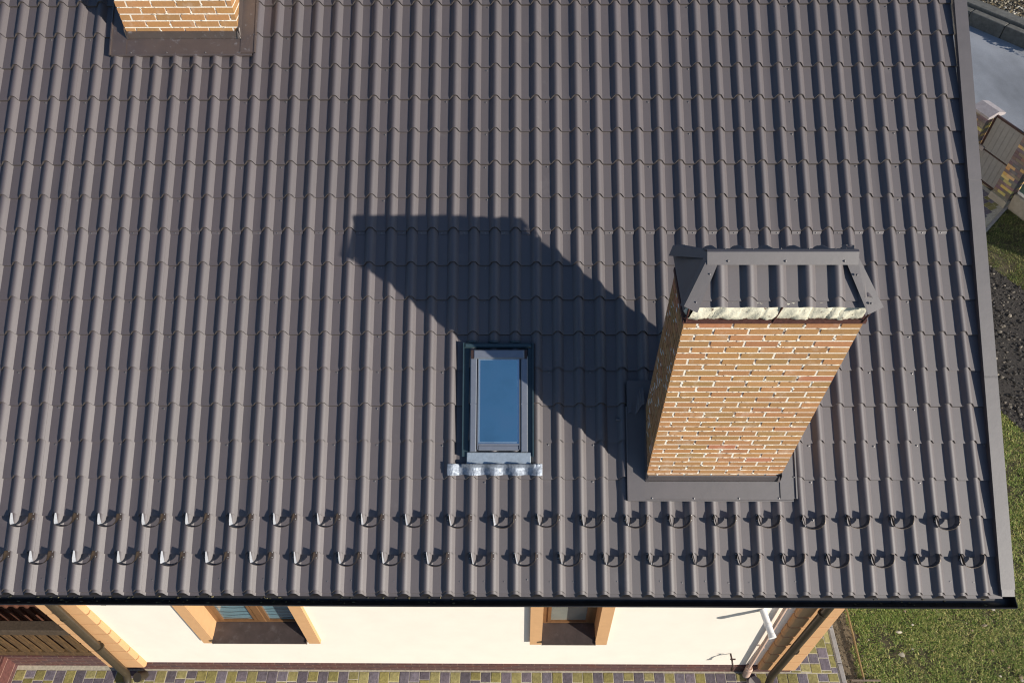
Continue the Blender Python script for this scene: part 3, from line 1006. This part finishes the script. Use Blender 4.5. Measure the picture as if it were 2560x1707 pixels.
chimney(6.040, 7.304, 0.858, 1.385, 0.52, 2.83, 0.0721, 0.43, 'tall tan brick chimney with foam filled gap under its tin cap', 21, grow=0.052)
chimney(0.744, 1.926, 4.733, 5.255, 2.871, 5.05, 0.0721, 0.48, 'tan brick chimney cut by the top of the photo, stained flashing at its foot', 22, flash='flash_old')

# crumpled tile offcut lapping the left flashing of the near chimney
mb = MB()
tile_l = []
for i in range(9):
    t = i / 8
    tile_l.append((5.872 + t * 0.160, 1.640 + 0.020 * math.sin(t * 9) + 0.09 * t * t, HC + 0.026 + 0.008 * math.sin(t * 8) + 0.075 * t ** 3))
mb.strip([rp(a, b, c) for a, b, c in tile_l], [rp(a, 1.93, HC + 0.018) for a, b, c in tile_l], 0.003)
mb.blob(rp(5.80, 1.60, 0.030), 0.05, 0.02, 0.012, random.Random(1))
mb.build('tile_offcut', M['tile'], house)

# ------------------------------------------------------------------ skylight
su0, su1, sv0, sv1 = 4.286, 4.974, 1.209, 2.340
sky_o = MB()
nt_ = 0.100
# outer flashing gutters (left, right, top)
base_n = 0.012


def rbox(m, u0, u1, v0, v1, n0, n1, b=0.0):
    if b: m.bbox(u0, u1, v0, v1, n0, n1, b, T=rp)
    else: m.box(u0, u1, v0, v1, n0, n1, T=rp)


rbox(sky_o, su0, su0 + 0.012, sv0 + .03, sv1, base_n, 0.078); rbox(sky_o, su1 - 0.012, su1, sv0 + .03, sv1, base_n, 0.078)
rbox(sky_o, su0 + 0.012, su0 + 0.062, sv0 + .03, sv1 - 0.05, base_n, 0.045); rbox(sky_o, su1 - 0.055, su1 - 0.012, sv0 + .03, sv1 - 0.05, base_n, 0.045)
rbox(sky_o, su0 + 0.012, su1 - 0.012, sv1 - 0.05, sv1 - 0.002, base_n, 0.075, 0.012)
sk = sky_o.build('skylight', M['frame_teal'], house)
m_ = MB()
fu0, fu1, fv0, fv1 = su0 + 0.075, su1 - 0.058, sv0 + 0.075, sv1 - 0.075
rbox(m_, fu0, fu0 + 0.062, fv0, fv1 - 0.06, base_n, nt_, 0.008); rbox(m_, fu1 - 0.065, fu1, fv0, fv1 - 0.06, base_n, nt_, 0.008)
for uu in (fu0 + 0.0745, fu1 - 0.0775):
    rbox(m_, uu - 0.002, uu + 0.005, fv0 + 0.02, fv1 - 0.07, base_n, nt_ - 0.003)
for uu in (fu0, fu1 - 0.065):      # joint of the cover strips
    rbox(m_, uu + 0.001, uu + 0.061, fv0 + (fv1 - fv0) * 0.46, fv0 + (fv1 - fv0) * 0.46 + 0.010, base_n, nt_ + 0.0015)
m_.build('cover_strip', M['alu'], sk)
m_ = MB()
rbox(m_, fu0 + 0.03, fu1 - 0.03, fv1 - 0.088, fv1, base_n, nt_ + 0.012, 0.010)
m_.build('top_cover', M['alu'], sk)
m_ = MB()
for (a, b) in ((fu0 + 0.005, fu0 + 0.029), (fu1 - 0.029, fu1 - 0.005)): rbox(m_, a, b, fv1 - 0.088, fv1 - 0.002, base_n, nt_ + 0.006)
m_.build('hinge_cover', M['iron'], sk)
m_ = MB()
rbox(m_, fu0 + 0.082, fu1 - 0.084, fv0 + 0.012, fv0 + 0.062, base_n, nt_ - 0.012, 0.006)
rbox(m_, fu0 + 0.082, fu1 - 0.084, fv0 + 0.062, fv0 + 0.078, base_n, nt_ - 0.006)
m_.build('bottom_sash', M['alu'], sk)
m_ = MB()
rbox(m_, fu0 + 0.081, fu1 - 0.084, fv0 + 0.078, fv1 - 0.0885, 0.02, nt_ - 0.020)
m_.build('glass_seal', M['sky_glass_edge'], sk)
m_ = MB()
rbox(m_, fu0 + 0.098, fu1 - 0.100, fv0 + 0.096, fv1 - 0.100, 0.02, nt_ - 0.0175)
m_.build('pane', M['sky_glass'], sk)
m_ = MB()
rbox(m_, fu0 - 0.03, fu1 + 0.03, sv0 - 0.042, fv0 - 0.003, base_n, 0.066, 0.006)
m_.build('bottom_flashing', mat('pale_blue_grey_flashing', (0.34, 0.40, 0.46), 0.4, metal=0.4, var=0.12, vscale=30, bump=0.2, bscale=30), sk)
# crinkled foil apron dressed over the crests
m_ = MB()
ra = random.Random(9)
nu, nv = 120, 9
vs = []; fs = []
for j in range(nv):
    for i in range(nu):
        u = 4.146 + (5.056 - 4.146) * i / (nu - 1)
        t = j / (nv - 1)
        v = 1.064 + 0.105 * t + ra.uniform(-.0015, .0015) + (0.004 * math.sin(u * 31) if j == 0 else 0)
        k = round(u / S); pz = prof(max(-1, min(1, (u - k * S) / (WH * 1.5))))
        inn = su0 - 0.01 < u < su1 + 0.01
        q = 0.006 + pz * 0.98 + (0.05 * max(0, t - 0.7) / 0.3 if inn else 0)
        vs.append(rp(u, v, 0.022 + q + ra.uniform(-.0028, .0028)))
for j in range(nv - 1):
    for i in range(nu - 1): fs.append((j * nu + i, j * nu + i + 1, (j + 1) * nu + i + 1, (j + 1) * nu + i))
m_.add(vs, fs, smooth=True)
m_.build('foil_apron', M['apron'], sk)
m_ = MB()
for k in (21, 22, 23):
    m_.blob(rp(k * S, sv1 + 0.010, HC + 0.008), 0.05, 0.010, 0.02, ra)
m_.build('foam_plug', M['frame_teal'], sk)

# ------------------------------------------------------------------ pipes on the wall
mb = MB()
mb.tube([(-0.40, 0.0, -0.15), (-0.415, 0.2, -0.40), (-0.43, 0.42, -0.75), (-0.44, 0.45, -0.95), (-0.53, 0.45, -3.95), (-0.535, 0.40, -4.06), (-0.54, 0.30, -4.13)], 0.050, 14)
dp = mb.build('downpipe', M['pipe_brown'], house, sharp=60)
for z in (-1.9, -2.9):
    mb = MB(); mb.tube([(-0.475, 0.45, z), (-0.475, 0.45, z - 0.03)], 0.056, 14)
    mb.build('pipe_clip', M['pipe_brown'], dp)
mb = MB(); mb.tube([(-0.37, 0.50, ZG), (-0.40, 0.42, ZG + 0.14)], [0.06, 0.065], 14)
mb.build('drain_pot', M['pipe_brown'], dp)
mb = MB()
mb.tube([(8.36, 0.0, -0.15), (8.35, 0.2, -0.40), (8.33, 0.42, -0.75), (8.32, 0.45, -0.95), (8.245, 0.45, -3.95), (8.23, 0.40, -4.06), (8.21, 0.30, -4.13)], 0.050, 14)
dp2 = mb.build('downpipe', M['pipe_brown'], house, sharp=60)
for z in (-1.7, -2.9):
    mb = MB(); mb.tube([(8.29, 0.45, z), (8.29, 0.45, z - 0.03)], 0.056, 14)
    mb.build('pipe_clip', M['pipe_brown'], dp2)
mb = MB(); mb.tube([(8.06, 0.42, ZG), (8.06, 0.42, ZG + 0.05)], [0.09, 0.085], 14)
mb.build('drain_pot', M['kerb'], dp2)
# white vent pipe sticking out of the wall
mb = MB()
vp0 = Vector((7.70, 0.60, -1.985)); vd = Vector((0.075, -0.40, -0.040)).normalized()
mb.tube([vp0, vp0 + vd * 0.29], 0.040, 16); mb.tube([vp0 + vd * 0.17, vp0 + vd * 0.20], 0.044, 16)
mb.tube([vp0 + vd * 0.29, vp0 + vd * 0.33], [0.043, 0.046], 16)
mb.build('vent_pipe', M['pipe_white'], house, sharp=50)
# pinkish conduit down the wall with a thicker sleeve
mb = MB()
mb.tube([(7.905, 0.553, -0.4), (7.915, 0.552, -1.8), (7.955, 0.550, -3.93)], 0.023, 12)
mb.tube([(7.955, 0.550, -3.90), (7.957, 0.54, -3.93)], [0.045, 0.052], 14)
mb.tube([(7.957, 0.54, -3.93), (7.965, 0.535, ZG)], 0.052, 14)
cd = mb.build('conduit', M['pipe_pink'], house, sharp=50)
for z in (-1.75, -3.15):
    mb = MB(); mb.tube([(7.94, 0.552, z), (7.94, 0.552, z - 0.02)], 0.029, 12); mb.box(7.93, 7.99, 0.555, 0.60, z - 0.02, z)
    mb.build('pipe_clip', M['pipe_pink'], cd)
# little iron tap
mb = MB()
mb.tube([(7.63, 0.61, -3.50), (7.635, 0.50, -3.50), (7.64, 0.46, -3.53), (7.645, 0.44, -3.60)], 0.012, 8)
mb.tube([(7.635, 0.51, -3.50), (7.635, 0.51, -3.45)], 0.009, 8); mb.box(7.60, 7.67, 0.502, 0.518, -3.455, -3.445)
mb.tube([(7.645, 0.44, -3.60), (7.647, 0.43, -3.64)], 0.020, 10)
mb.build('tap', M['iron'], house)

# ------------------------------------------------------------------ porch at the left
mb = MB()
mb.box(-4.6, -0.80, 0.62, 0.84, ZG - 0.02, -3.80)
pw = mb.build('porch_wall', M['plinth'], house)
mb = MB(); mb.box(-2.62, -2.195, -1.6, 0.62, ZG - 0.02, -3.80)
mw = brick_mat('side_plinth_brick', (0.13, 0.045, 0.035), (0.095, 0.042, 0.042), (0.30, 0.17, 0.13), 0.21, 0.062, rot=(R(90), 0, R(90)), mort=0.006)
mb.build('porch_wall', mw, house)
mb = MB()
mb.bbox(-4.6, -0.79, 0.60, 0.74, -2.93, -2.79, 0.012)
rail = mb.build('porch_railing', M['wood_dark'], house)
rw = random.Random(4)
x = -0.86; first = None
while x > -4.4:
    mb = MB()
    w = rw.uniform(0.088, 0.10)
    z0 = -3.70 + rw.uniform(-0.012, 0.012)
    mb.box(x - w, x, 0.645, 0.667, z0 + 0.02, -2.93)
    mb.box(x - w + 0.012, x - 0.012, 0.646, 0.666, z0, z0 + 0.02)
    mb.box(x - w + 0.035, x - w + 0.055, 0.638, 0.645, z0 + 0.03, -2.935)
    mb.build('baluster', M['wood'], rail)
    x -= 0.158
mb = MB(); mb.bbox(-4.6, -0.795, 0.635, 0.70, -3.802, -3.70, 0.008)
mb.build('bottom_rail', M['wood'], rail)
mb = MB()                          # boarded wall of the porch behind the railing
x = -0.80
while x > -4.6:
    mb.box(x - 0.105, x, 0.99, 1.02, ZG, -0.3); mb.box(x - 0.134, x - 0.106, 0.955, 0.99, ZG, -0.3); x -= 0.14
mb.build('porch_boards', mat('red_brown_boards', (0.12, 0.05, 0.032), 0.6, var=0.2, vscale=12), house)
mb = MB(); mb.box(-4.6, -0.62, 0.845, 0.95, ZG - 0.02, -3.90)
mb.build('porch_floor', M['wood_dark'], house)

# ================================================================== GROUND
def poly(name, pts, z, m, kind='structure'):
    mb = MB(); mb.add([(x, y, z) for x, y in pts], [tuple(range(len(pts)))])
    o = mb.build(name, m); o['kind'] = kind; return o


poly('ground', [(-300, -300), (300, -300), (300, 300), (-300, 300)], ZG - 0.025, M['lawn'])
poly('bare_earth', [(9.30, -3), (9.55, -3), (9.60, 0.4), (9.55, 0.8), (9.66, 1.1), (9.60, 1.5), (9.72, 2.4), (9.30, 2.6)], ZG - 0.018, M['bare'])

# paving of small two-colour stones
rp_ = random.Random(13)
mb = MB()
mb2 = MB()
YEL = [(0.27, 0.23, 0.075), (0.29, 0.25, 0.095), (0.24, 0.21, 0.07), (0.32, 0.28, 0.115)]
PUR = [(0.140, 0.115, 0.135), (0.160, 0.130, 0.150), (0.125, 0.105, 0.120), (0.18, 0.155, 0.18)]


def pave(x0, x1, y0, y1, T=None, w=0.141):
    x = x0; last = rp_.random() < 0.5; ci = 0
    while x < x1 - 0.02:
        xe = min(x + w, x1)
        y = y1 + rp_.uniform(0, 0.02) * 0 - (0.0 if ci % 2 else 0.03) * 0
        yl = ci % 2 == 0
        first_ = True
        while y > y0 + 0.02:
            l = rp_.choice([0.11, 0.14, 0.17, 0.21])
            ye = max(y - l, y0)
            c = rp_.choice(YEL if yl else PUR); q = rp_.uniform(0.85, 1.15)
            g = 0.0035
            mb.bbox(x + g, xe - g, ye + g, y - g, ZG - 0.03, ZG + rp_.uniform(-0.002, 0.002), 0.006, tuple(k * q for k in c), T)
            y = ye
            if rp_.random() < 0.82: yl = not yl
        x = xe; ci += 1
        if rp_.random() < 0.15: ci += 1


pave(-2.185, 9.255, -1.2, 0.560)
pave(-4.5, -2.63, -1.2, 0.60)
mb.build('paving', M['paver'])['kind'] = 'structure'
poly('paving_bed', [(-4.6, -1.3), (9.27, -1.3), (9.27, 3.4), (8.57, 3.4), (8.57, 0.64), (-4.6, 0.64)], ZG - 0.004, M['grout'])
mb = MB()
pave2 = pave
pave(8.60, 9.255, 0.565, 3.2)
mb.build('side_paving', M['paver'])['kind'] = 'structure'
mb = MB()
y = -1.3
while y < 3.2:
    l = 0.5
    mb.bbox(9.262, 9.330, y, y + l - 0.006, ZG - 0.1, ZG + 0.012 + rp_.uniform(-.003, .003), 0.008); y += l
mb.build('path_edging', M['kerb'])['kind'] = 'structure'

# --- grass, loose bits
def in_poly(x, y, P):
    c = False; n = len(P); j = n - 1
    for i in range(n):
        if (P[i][1] > y) != (P[j][1] > y) and x < (P[j][0] - P[i][0]) * (y - P[i][1]) / (P[j][1] - P[i][1]) + P[i][0]: c = not c
        j = i
    return c


SOIL = [(12.55, 6.20), (13.19, 4.95), (13.40, 4.54), (14.3, 2.8), (16.6, 4.6), (14.74, 7.86), (14.33, 8.53), (13.7, 9.6), (12.2, 8.6)]
PATH = [(10.8, 6.42), (14.69, 9.69), (15.38, 10.40), (15.28, 10.76), (15.10, 11.15), (14.2, 13.1), (10.2, 10.0)]
poly('soil_bed', SOIL, ZG - 0.010, M['soil'])


def grass(name, boxes, dens, label, tone=1.0):
    rng = np.random.default_rng(17)
    X = []; Y = []
    for (x0, x1, y0, y1, *fr) in boxes:
        n = int((x1 - x0) * (y1 - y0) * dens * (fr[0] if fr else 1))
        X.append(rng.uniform(x0, x1, n)); Y.append(rng.uniform(y0, y1, n))
    X = np.concatenate(X); Y = np.concatenate(Y)

    def nz(a, b, s):
        return (np.sin(a * s + 1.3 * np.sin(b * s * 0.7 + 2)) * np.sin(b * s * 1.1 + 1.7 * np.sin(a * s * 0.8)))
    patch = 0.4 * nz(X, Y, 2.3) + 0.4 * nz(X + 3, Y - 1, 6.1) + 0.35 * nz(X, Y + 7, 15.0)
    dry = 0.5 + 0.5 * np.sin(X * 2.1 + 0.9 * np.sin(Y * 3.3)) * np.sin(Y * 2.7 + 1.2)
    keep = rng.uniform(0, 1, len(X)) < np.clip(0.66 + 0.75 * patch, 0.06, 1)
    # ragged edge by the bare earth
    keep &= X > 9.55 + 0.08 * np.sin(Y * 7) + 0.05 * np.sin(Y * 19)
    ins = np.array([in_poly(a, b, SOIL) or in_poly(a, b, PATH) for a, b in zip(X, Y)])
    keep &= ~ins
    X = X[keep]; Y = Y[keep]; patch = patch[keep]; dry = dry[keep]; n = len(X)
    ang = rng.uniform(0, 2 * np.pi, n); ln = rng.uniform(0.022, 0.062, n); w = rng.uniform(0.0016, 0.0036, n)
    hgt = ln * rng.uniform(0.25, 0.85, n); out = np.sqrt(np.maximum(ln ** 2 - hgt ** 2, 1e-5))
    dx, dy = np.cos(ang), np.sin(ang)
    P = np.zeros((n, 5, 3), dtype=np.float32)
    zb = ZG - 0.02
    P[:, 0] = np.stack([X - dy * w, Y + dx * w, np.full(n, zb)], 1)
    P[:, 1] = np.stack([X + dy * w, Y - dx * w, np.full(n, zb)], 1)
    mx_, my_ = X + dx * out * 0.45, Y + dy * out * 0.45
    P[:, 2] = np.stack([mx_ + dy * w * 0.8, my_ - dx * w * 0.8, zb + hgt * 0.75], 1)
    P[:, 3] = np.stack([mx_ - dy * w * 0.8, my_ + dx * w * 0.8, zb + hgt * 0.75], 1)
    P[:, 4] = np.stack([X + dx * out, Y + dy * out, zb + hgt], 1)
    idx = np.arange(n) * 5
    quads = np.stack([idx, idx + 1, idx + 2, idx + 3], 1); tris = np.stack([idx + 3, idx + 2, idx + 4], 1)
    me = bpy.data.meshes.new(name)
    me.vertices.add(n * 5); me.vertices.foreach_set('co', P.reshape(-1))
    loops = np.concatenate([quads.reshape(-1), tris.reshape(-1)]).astype(np.int32)
    me.loops.add(len(loops)); me.loops.foreach_set('vertex_index', loops)
    st = np.concatenate([np.arange(n) * 4, n * 4 + np.arange(n) * 3]).astype(np.int32)
    me.polygons.add(2 * n); me.polygons.foreach_set('loop_start', st)
    me.update(calc_edges=True); me.validate()
    G = np.array([[0.075, 0.105, 0.020], [0.105, 0.120, 0.028], [0.150, 0.140, 0.045], [0.30, 0.235, 0.105], [0.055, 0.080, 0.015], [0.21, 0.175, 0.07]])
    pr = np.stack([np.full(n, .26), np.full(n, .24), np.full(n, .17), 0.03 + 0.20 * dry, np.full(n, .18), 0.05 + 0.12 * dry], 1)
    pr /= pr.sum(1, keepdims=True); cum = pr.cumsum(1)
    ch = (rng.uniform(0, 1, n)[:, None] > cum).sum(1).clip(0, 5)
    c = G[ch] * rng.uniform(0.75, 1.2, (n, 1)) * 2.35 * np.array([0.94, 1.04, 0.9]) * tone
    c4 = np.ones((n, 5, 4), dtype=np.float32); c4[:, :, :3] = c[:, None, :]
    at = me.color_attributes.new('Col', 'FLOAT_COLOR', 'POINT'); at.data.foreach_set('color', c4.ravel())
    me.materials.append(M['blade'])
    o = bpy.data.objects.new(name, me); COL.objects.link(o)
    o['kind'] = 'stuff'; o['label'] = label; o['category'] = 'grass'
    return o


grass('lawn_grass', [(9.5, 12.5, -0.1, 2.2), (11.9, 13.9, 2.2, 5.2), (9.6, 11.9, 2.2, 6.0, 0.3), (9.5, 13.5, -2.5, -0.1, 0.3), (12.5, 14.0, -0.1, 2.2, 0.3)], 10500, 'short worn green and straw coloured lawn grass round the house')
grass('moss_grass', [(13.6, 15.9, 7.4, 10.3)], 7000, 'dark mossy grass strip between the gate path and the black soil bed', 0.55)


def bits(name, test, n, cols, smin, smax, label, cat, z, seed, flat=0.6):
    r_ = random.Random(seed); mb = MB(); cnt = 0
    while cnt < n:
        x, y = test(r_)
        if x is None: continue
        s_ = r_.uniform(smin, smax) * (r_.random() ** 2 * 1.0 + 0.4)
        q = r_.uniform(.7, 1.25); c = r_.choice(cols)
        mb.blob((x, y, z + s_ * 0.3), s_, s_ * r_.uniform(.5, 1), s_ * flat, r_, tuple(k * q for k in c)); cnt += 1
    for i in range(len(mb.s)): mb.s[i] = False
    o = mb.build(name, M['bits']); o['kind'] = 'stuff'; o['label'] = label; o['category'] = cat
    return o


def t_soil(r_):
    x, y = r_.uniform(12.2, 16), r_.uniform(3.2, 9.4)
    return (x, y) if in_poly(x, y, SOIL) else (None, None)


bits('soil_clods', t_soil, 4200, [(0.035, 0.029, 0.025), (0.045, 0.039, 0.032), (0.028, 0.025, 0.022), (0.038, 0.033, 0.029), (0.07, 0.06, 0.05), (0.22, 0.19, 0.15)], 0.012, 0.038,
     'dark crumbly soil clods and pale pebbles on the black soil bed', 'soil', ZG - 0.01, 31)


def t_bare(r_):
    return r_.uniform(9.34, 9.72), r_.uniform(-0.5, 2.2)


bits('earth_crumbs', t_bare, 1500, [(0.15, 0.115, 0.07), (0.11, 0.085, 0.05), (0.20, 0.16, 0.10), (0.08, 0.06, 0.035)], 0.005, 0.016,
     'brown crumbs of bare earth between the path edging and the lawn', 'soil', ZG - 0.018, 32)


def t_lawn(r_):
    return r_.uniform(9.7, 12.5), r_.uniform(-0.3, 2.0)


bits('dry_leaves', t_lawn, 60, [(0.36, 0.29, 0.19), (0.42, 0.37, 0.28), (0.30, 0.22, 0.13)], 0.018, 0.038,
     'pale dry leaves and bits scattered on the lawn', 'leaves', ZG + 0.012, 33, flat=0.3)

# rake lying at the lawn edge
rake = thing('garden_rake', 'wooden handled garden rake lying at the edge of the lawn', 'rake')
mb = MB(); mb.tube([(9.575, 2.05, ZG + 0.05), (9.577, 1.40, ZG + 0.045), (9.566, 0.50, ZG + 0.03)], [0.012, 0.013, 0.014], 10)
mb.build('handle', M['rake_wood'], rake)
mb = MB()
mb.tube([(9.566, 0.53, ZG + 0.032), (9.565, 0.46, ZG + 0.03)], 0.012, 8)
mb.bbox(9.39, 9.79, 0.452, 0.474, ZG + 0.015, ZG + 0.035, 0.003)
for i in range(14):
    mb.tube([(9.40 + i * 0.029, 0.463, ZG + 0.02), (9.40 + i * 0.029, 0.452, ZG - 0.03)], 0.004, 6)
mb.build('rake_head', M['rake_iron'], rake)

# ================================================================== GATE SIDE
gA = Vector((15.281, 10.755, ZG)); gd = Vector((-0.185, 0.399, 0)).normalized(); gn = Vector((-gd.y, gd.x, 0))   # gn faces the house
if gn.x > 0: gn = -gn


def GT(a, b, c): return tuple(gA + gd * a + gn * b + Vector((0, 0, c)))


poly('gate_path', PATH, ZG - 0.006, M['grout'])
mb = MB()
for i in range(-2, 46):
    for j in range(-1, 34):
        a = -0.42 + j * 0.115 + (0.057 if i % 2 else 0); b = -0.3 + i * 0.20
        P = GT(a, b, 0)
        if not in_poly(P[0], P[1], PATH): continue
        if P[0] < 13.6: continue
        c = rp_.choice(YEL if rp_.random() < 0.45 else PUR); q = rp_.uniform(.8, 1.1)
        mb.bbox(a + .003, a + 0.112, b + .003, b + 0.197, -0.03, rp_.uniform(-.002, .002), 0.005, tuple(k * q for k in c), GT)
mb.build('gate_paving', M['paver'])['kind'] = 'structure'
mb = MB()
e0 = Vector((14.69, 9.69, ZG)); e1 = Vector((15.38, 10.40, ZG)); ed = (e1 - e0).normalized(); en = Vector((ed.y, -ed.x, 0))
for i in range(-6, 2):
    mb.bbox(i * 0.5 + 0.003, i * 0.5 + 0.497, 0, 0.07, -0.1, 0.015, 0.008, T=lambda a, b, c: tuple(e0 + ed * a + en * b + Vector((0, 0, c))))
mb.build('gate_path_edging', M['kerb'])['kind'] = 'structure'

GH = 1.52; GW = 0.86
gate = thing('garden_gate', 'grey sheet garden gate in a maroon steel frame between brick pillars', 'gate')
mb = MB()
f = 0.045
mb.box(0.015, 0.015 + f, -0.02, 0.02, 0.05, GH, T=GT); mb.box(GW - f, GW, -0.02, 0.02, 0.05, GH, T=GT)
for (z0, z1) in ((0.05, 0.05 + f), (GH - f, GH), (0.70, 0.70 + 0.03)): mb.box(0.015 + f, GW - f, -0.018, 0.018, z0, z1, T=GT)
mb.build('frame', M['gate_frame'], gate)
for (z0, z1) in ((0.095, 0.70), (0.73, GH - f)):
    mb = MB()
    xs_ = np.linspace(0.06, GW - f, 7)
    for i in range(6):
        mb.box(xs_[i] + 0.001, xs_[i + 1] - 0.004, -0.006, 0.008, z0, z1, T=GT)
    mb.box(0.06, GW - f, -0.008, -0.0065, z0, z1, T=GT)
    mb.build('panel', M['gate_panel'], gate)
mb = MB(); mb.bbox(GW - 0.12, GW - 0.01, 0.02, 0.05, 0.66, 0.78, 0.006, T=lambda a, c, b: GT(a, b, c)) if False else mb.box(GW - 0.13, GW - 0.005, 0.021, 0.05, 0.67, 0.77, T=GT)
mb.box(GW - 0.10, GW - 0.03, 0.05, 0.056, 0.69, 0.75, T=GT)
mb.build('lock', M['slate'], gate)


def pillar(a0, a1, b0, b1, hgt, label, seed, capped):
    r_ = random.Random(seed)
    t = thing('gate_pillar', label, 'pillar')
    mb = MB(); core = MB()
    core.box(a0 + 0.008, a1 - 0.008, b0 + 0.008, b1 - 0.008, 0.0, hgt, T=GT)
    cz = 0.068; z = 0.16; i = 0
    pal = [(0.56, 0.40, 0.16), (0.60, 0.44, 0.19), (0.20, 0.155, 0.14), (0.17, 0.135, 0.13), (0.25, 0.18, 0.15), (0.19, 0.155, 0.15)]
    while z < hgt - 0.03:
        z1 = min(z + cz - 0.004, hgt)
        for (fb, along) in ((1, True), (-1, True)):
            x = a0 - (0.10 if i % 2 else 0)
            while x < a1 - 0.01:
                p, q = max(x, a0), min(x + 0.196, a1)
                if q - p > 0.02:
                    y0_, y1_ = (b1 - 0.06, b1) if fb > 0 else (b0, b0 + 0.06)
                    mb.box(p, q, y0_, y1_, z, z1, tuple(k * r_.uniform(.8, 1.15) for k in r_.choice(pal)), GT)
                x += 0.2
        for (x0_, x1_) in ((a0, a0 + 0.06), (a1 - 0.06, a1)):
            y = b0 + 0.064 - (0.1 if i % 2 else 0)
            while y < b1 - 0.07:
                p, q = max(y, b0 + 0.064), min(y + 0.196, b1 - 0.064)
                if q - p > 0.02: mb.box(x0_, x1_, p, q, z, z1, tuple(k * r_.uniform(.8, 1.15) for k in r_.choice(pal)), GT)
                y += 0.2
        z += cz; i += 1
    mb.build('brickwork', M['brick'], t)
    core.box(a0 - 0.02, a1 + 0.02, b0 - 0.02, b1 + 0.02, -0.05, 0.16, T=GT)
    core.build('base', M['concrete'], t)
    if capped:
        mb = MB(); o = 0.05
        am = (a0 + a1) / 2
        vs = [(a0 - o, b0 - o, hgt), (a1 + o, b0 - o, hgt), (a1 + o, b1 + o, hgt), (a0 - o, b1 + o, hgt),
              (a0 - o, b0 - o, hgt + .05), (a1 + o, b0 - o, hgt + .05), (a1 + o, b1 + o, hgt + .05), (a0 - o, b1 + o, hgt + .05),
              (a0 - o, (b0 + b1) / 2, hgt + 0.13), (a1 + o, (b0 + b1) / 2, hgt + 0.13)]
        mb.add([GT(*q) for q in vs], [(3, 2, 1, 0), (0, 1, 5, 4), (2, 3, 7, 6), (4, 5, 9, 8), (6, 7, 8, 9), (1, 2, 6, 9, 5), (3, 0, 4, 8, 7)])
        mb.build('cap_stone', M['slate'], t)
    return t


pillar(GW + 0.02, GW + 0.40, -0.19, 0.19, 1.46, 'brick gate pillar with a ridged stone cap beside the road', 51, True)
pillar(-0.40, -0.005, -0.19, 0.19, 1.70, 'brick gate pillar on the near side of the gate by the low wall', 52, True)
fw_ = thing('boundary_fence', 'low concrete boundary wall with white capped green sheet beside the gate pillar', 'fence')
mb = MB(); mb.bbox(-3.2, -0.425, -0.08, 0.10, -0.1, 0.36, 0.01, T=GT); mb.build('concrete_base', M['concrete'], fw_)
mb = MB(); mb.box(-3.2, -0.425, -0.02, 0.02, 0.42, 1.5, T=GT); mb.build('sheet', M['dark_glass'], fw_)
mb = MB(); mb.box(-3.2, -0.425, -0.03, 0.03, 0.36, 0.42, T=GT); mb.box(-3.2, -0.425, -0.03, 0.03, 1.5, 1.54, T=GT); mb.build('white_rail', M['pipe_white'], fw_)
# fence beyond the far pillar
f2 = thing('boundary_fence', 'maroon framed fence panel behind the capped gate pillar', 'fence')
mb = MB(); mb.box(GW + 0.42, GW + 3.0, -0.02, 0.02, 0.05, 0.1, T=GT); mb.box(GW + 0.42, GW + 3.0, -0.02, 0.02, 1.25, 1.3, T=GT); mb.box(GW + 0.42, GW + 0.47, -0.021, 0.021, 0.0, 1.301, T=GT)
mb.build('frame', M['gate_frame'], f2)
mb = MB(); mb.box(GW + 0.47, GW + 3.0, -0.008, 0.008, 0.1, 1.25, T=GT); mb.build('panel', M['gate_panel'], f2)

# road, retaining kerb wall and the gravel bank beyond
kA = Vector((17.255, 18.068, ZG)); kB = Vector((18.45, 16.62, ZG)); kd = (kB - kA).normalized(); kn = Vector((-kd.y, kd.x, 0))
if kn.x < 0: kn = -kn
rdA = kA - kd * 30; rdB = kB + kd * 30
g0 = gA + gd * 30 - gn * 0.3; g1 = gA - gd * 30 - gn * 0.3
poly('road', [(g1.x, g1.y), (rdB.x, rdB.y), (rdA.x, rdA.y), (g0.x, g0.y)], ZG - 0.012, M['asphalt'])


def KT(a, b, c): return tuple(kA + kd * a + kn * b + Vector((0, 0, c)))


kw = thing('retaining_wall', 'low dark concrete kerb wall holding back the gravel bank beside the road', 'wall')
mb = MB()
a = -6.0
while a < 1.75:
    mb.bbox(a, a + 0.98, 0.0, 0.24, -0.1, 0.34 + rp_.uniform(-.01, .01), 0.015, T=KT); a += 1.0
kk = mat('kerb_wall_concrete', (0.125, 0.12, 0.105), 0.9, var=0.3, vscale=9, bump=0.4, bscale=40)
mb.build('blocks', kk, kw)
mb = MB(); mb.bbox(-6, 1.7, 0.25, 0.62, -0.1, 0.42, 0.02, T=KT); mb.build('top_slab', kk, kw)
mb = MB(); mb.add([KT(-8, 0.6, 0.30), KT(12, 0.6, 0.18), KT(12, 8, 0.6), KT(-8, 8, 0.7)], [(0, 1, 2, 3)])
mb.build('gravel_bank', M['gravel'])['kind'] = 'structure'


def t_bank(r_):
    a = r_.uniform(-1.5, 3.2); b = r_.uniform(0.55, 3.4)
    if a > 1.7: b = r_.uniform(-0.1, 3)
    P = KT(a, b, 0); return P[0], P[1]


bits('leaf_litter', t_bank, 5200, [(0.10, 0.075, 0.045), (0.22, 0.18, 0.11), (0.36, 0.31, 0.22), (0.06, 0.05, 0.035), (0.16, 0.12, 0.06), (0.50, 0.46, 0.38)], 0.012, 0.045,
     'brown and pale leaf litter and gravel on the bank beyond the road', 'leaf litter', ZG + 0.38, 34, flat=0.5)
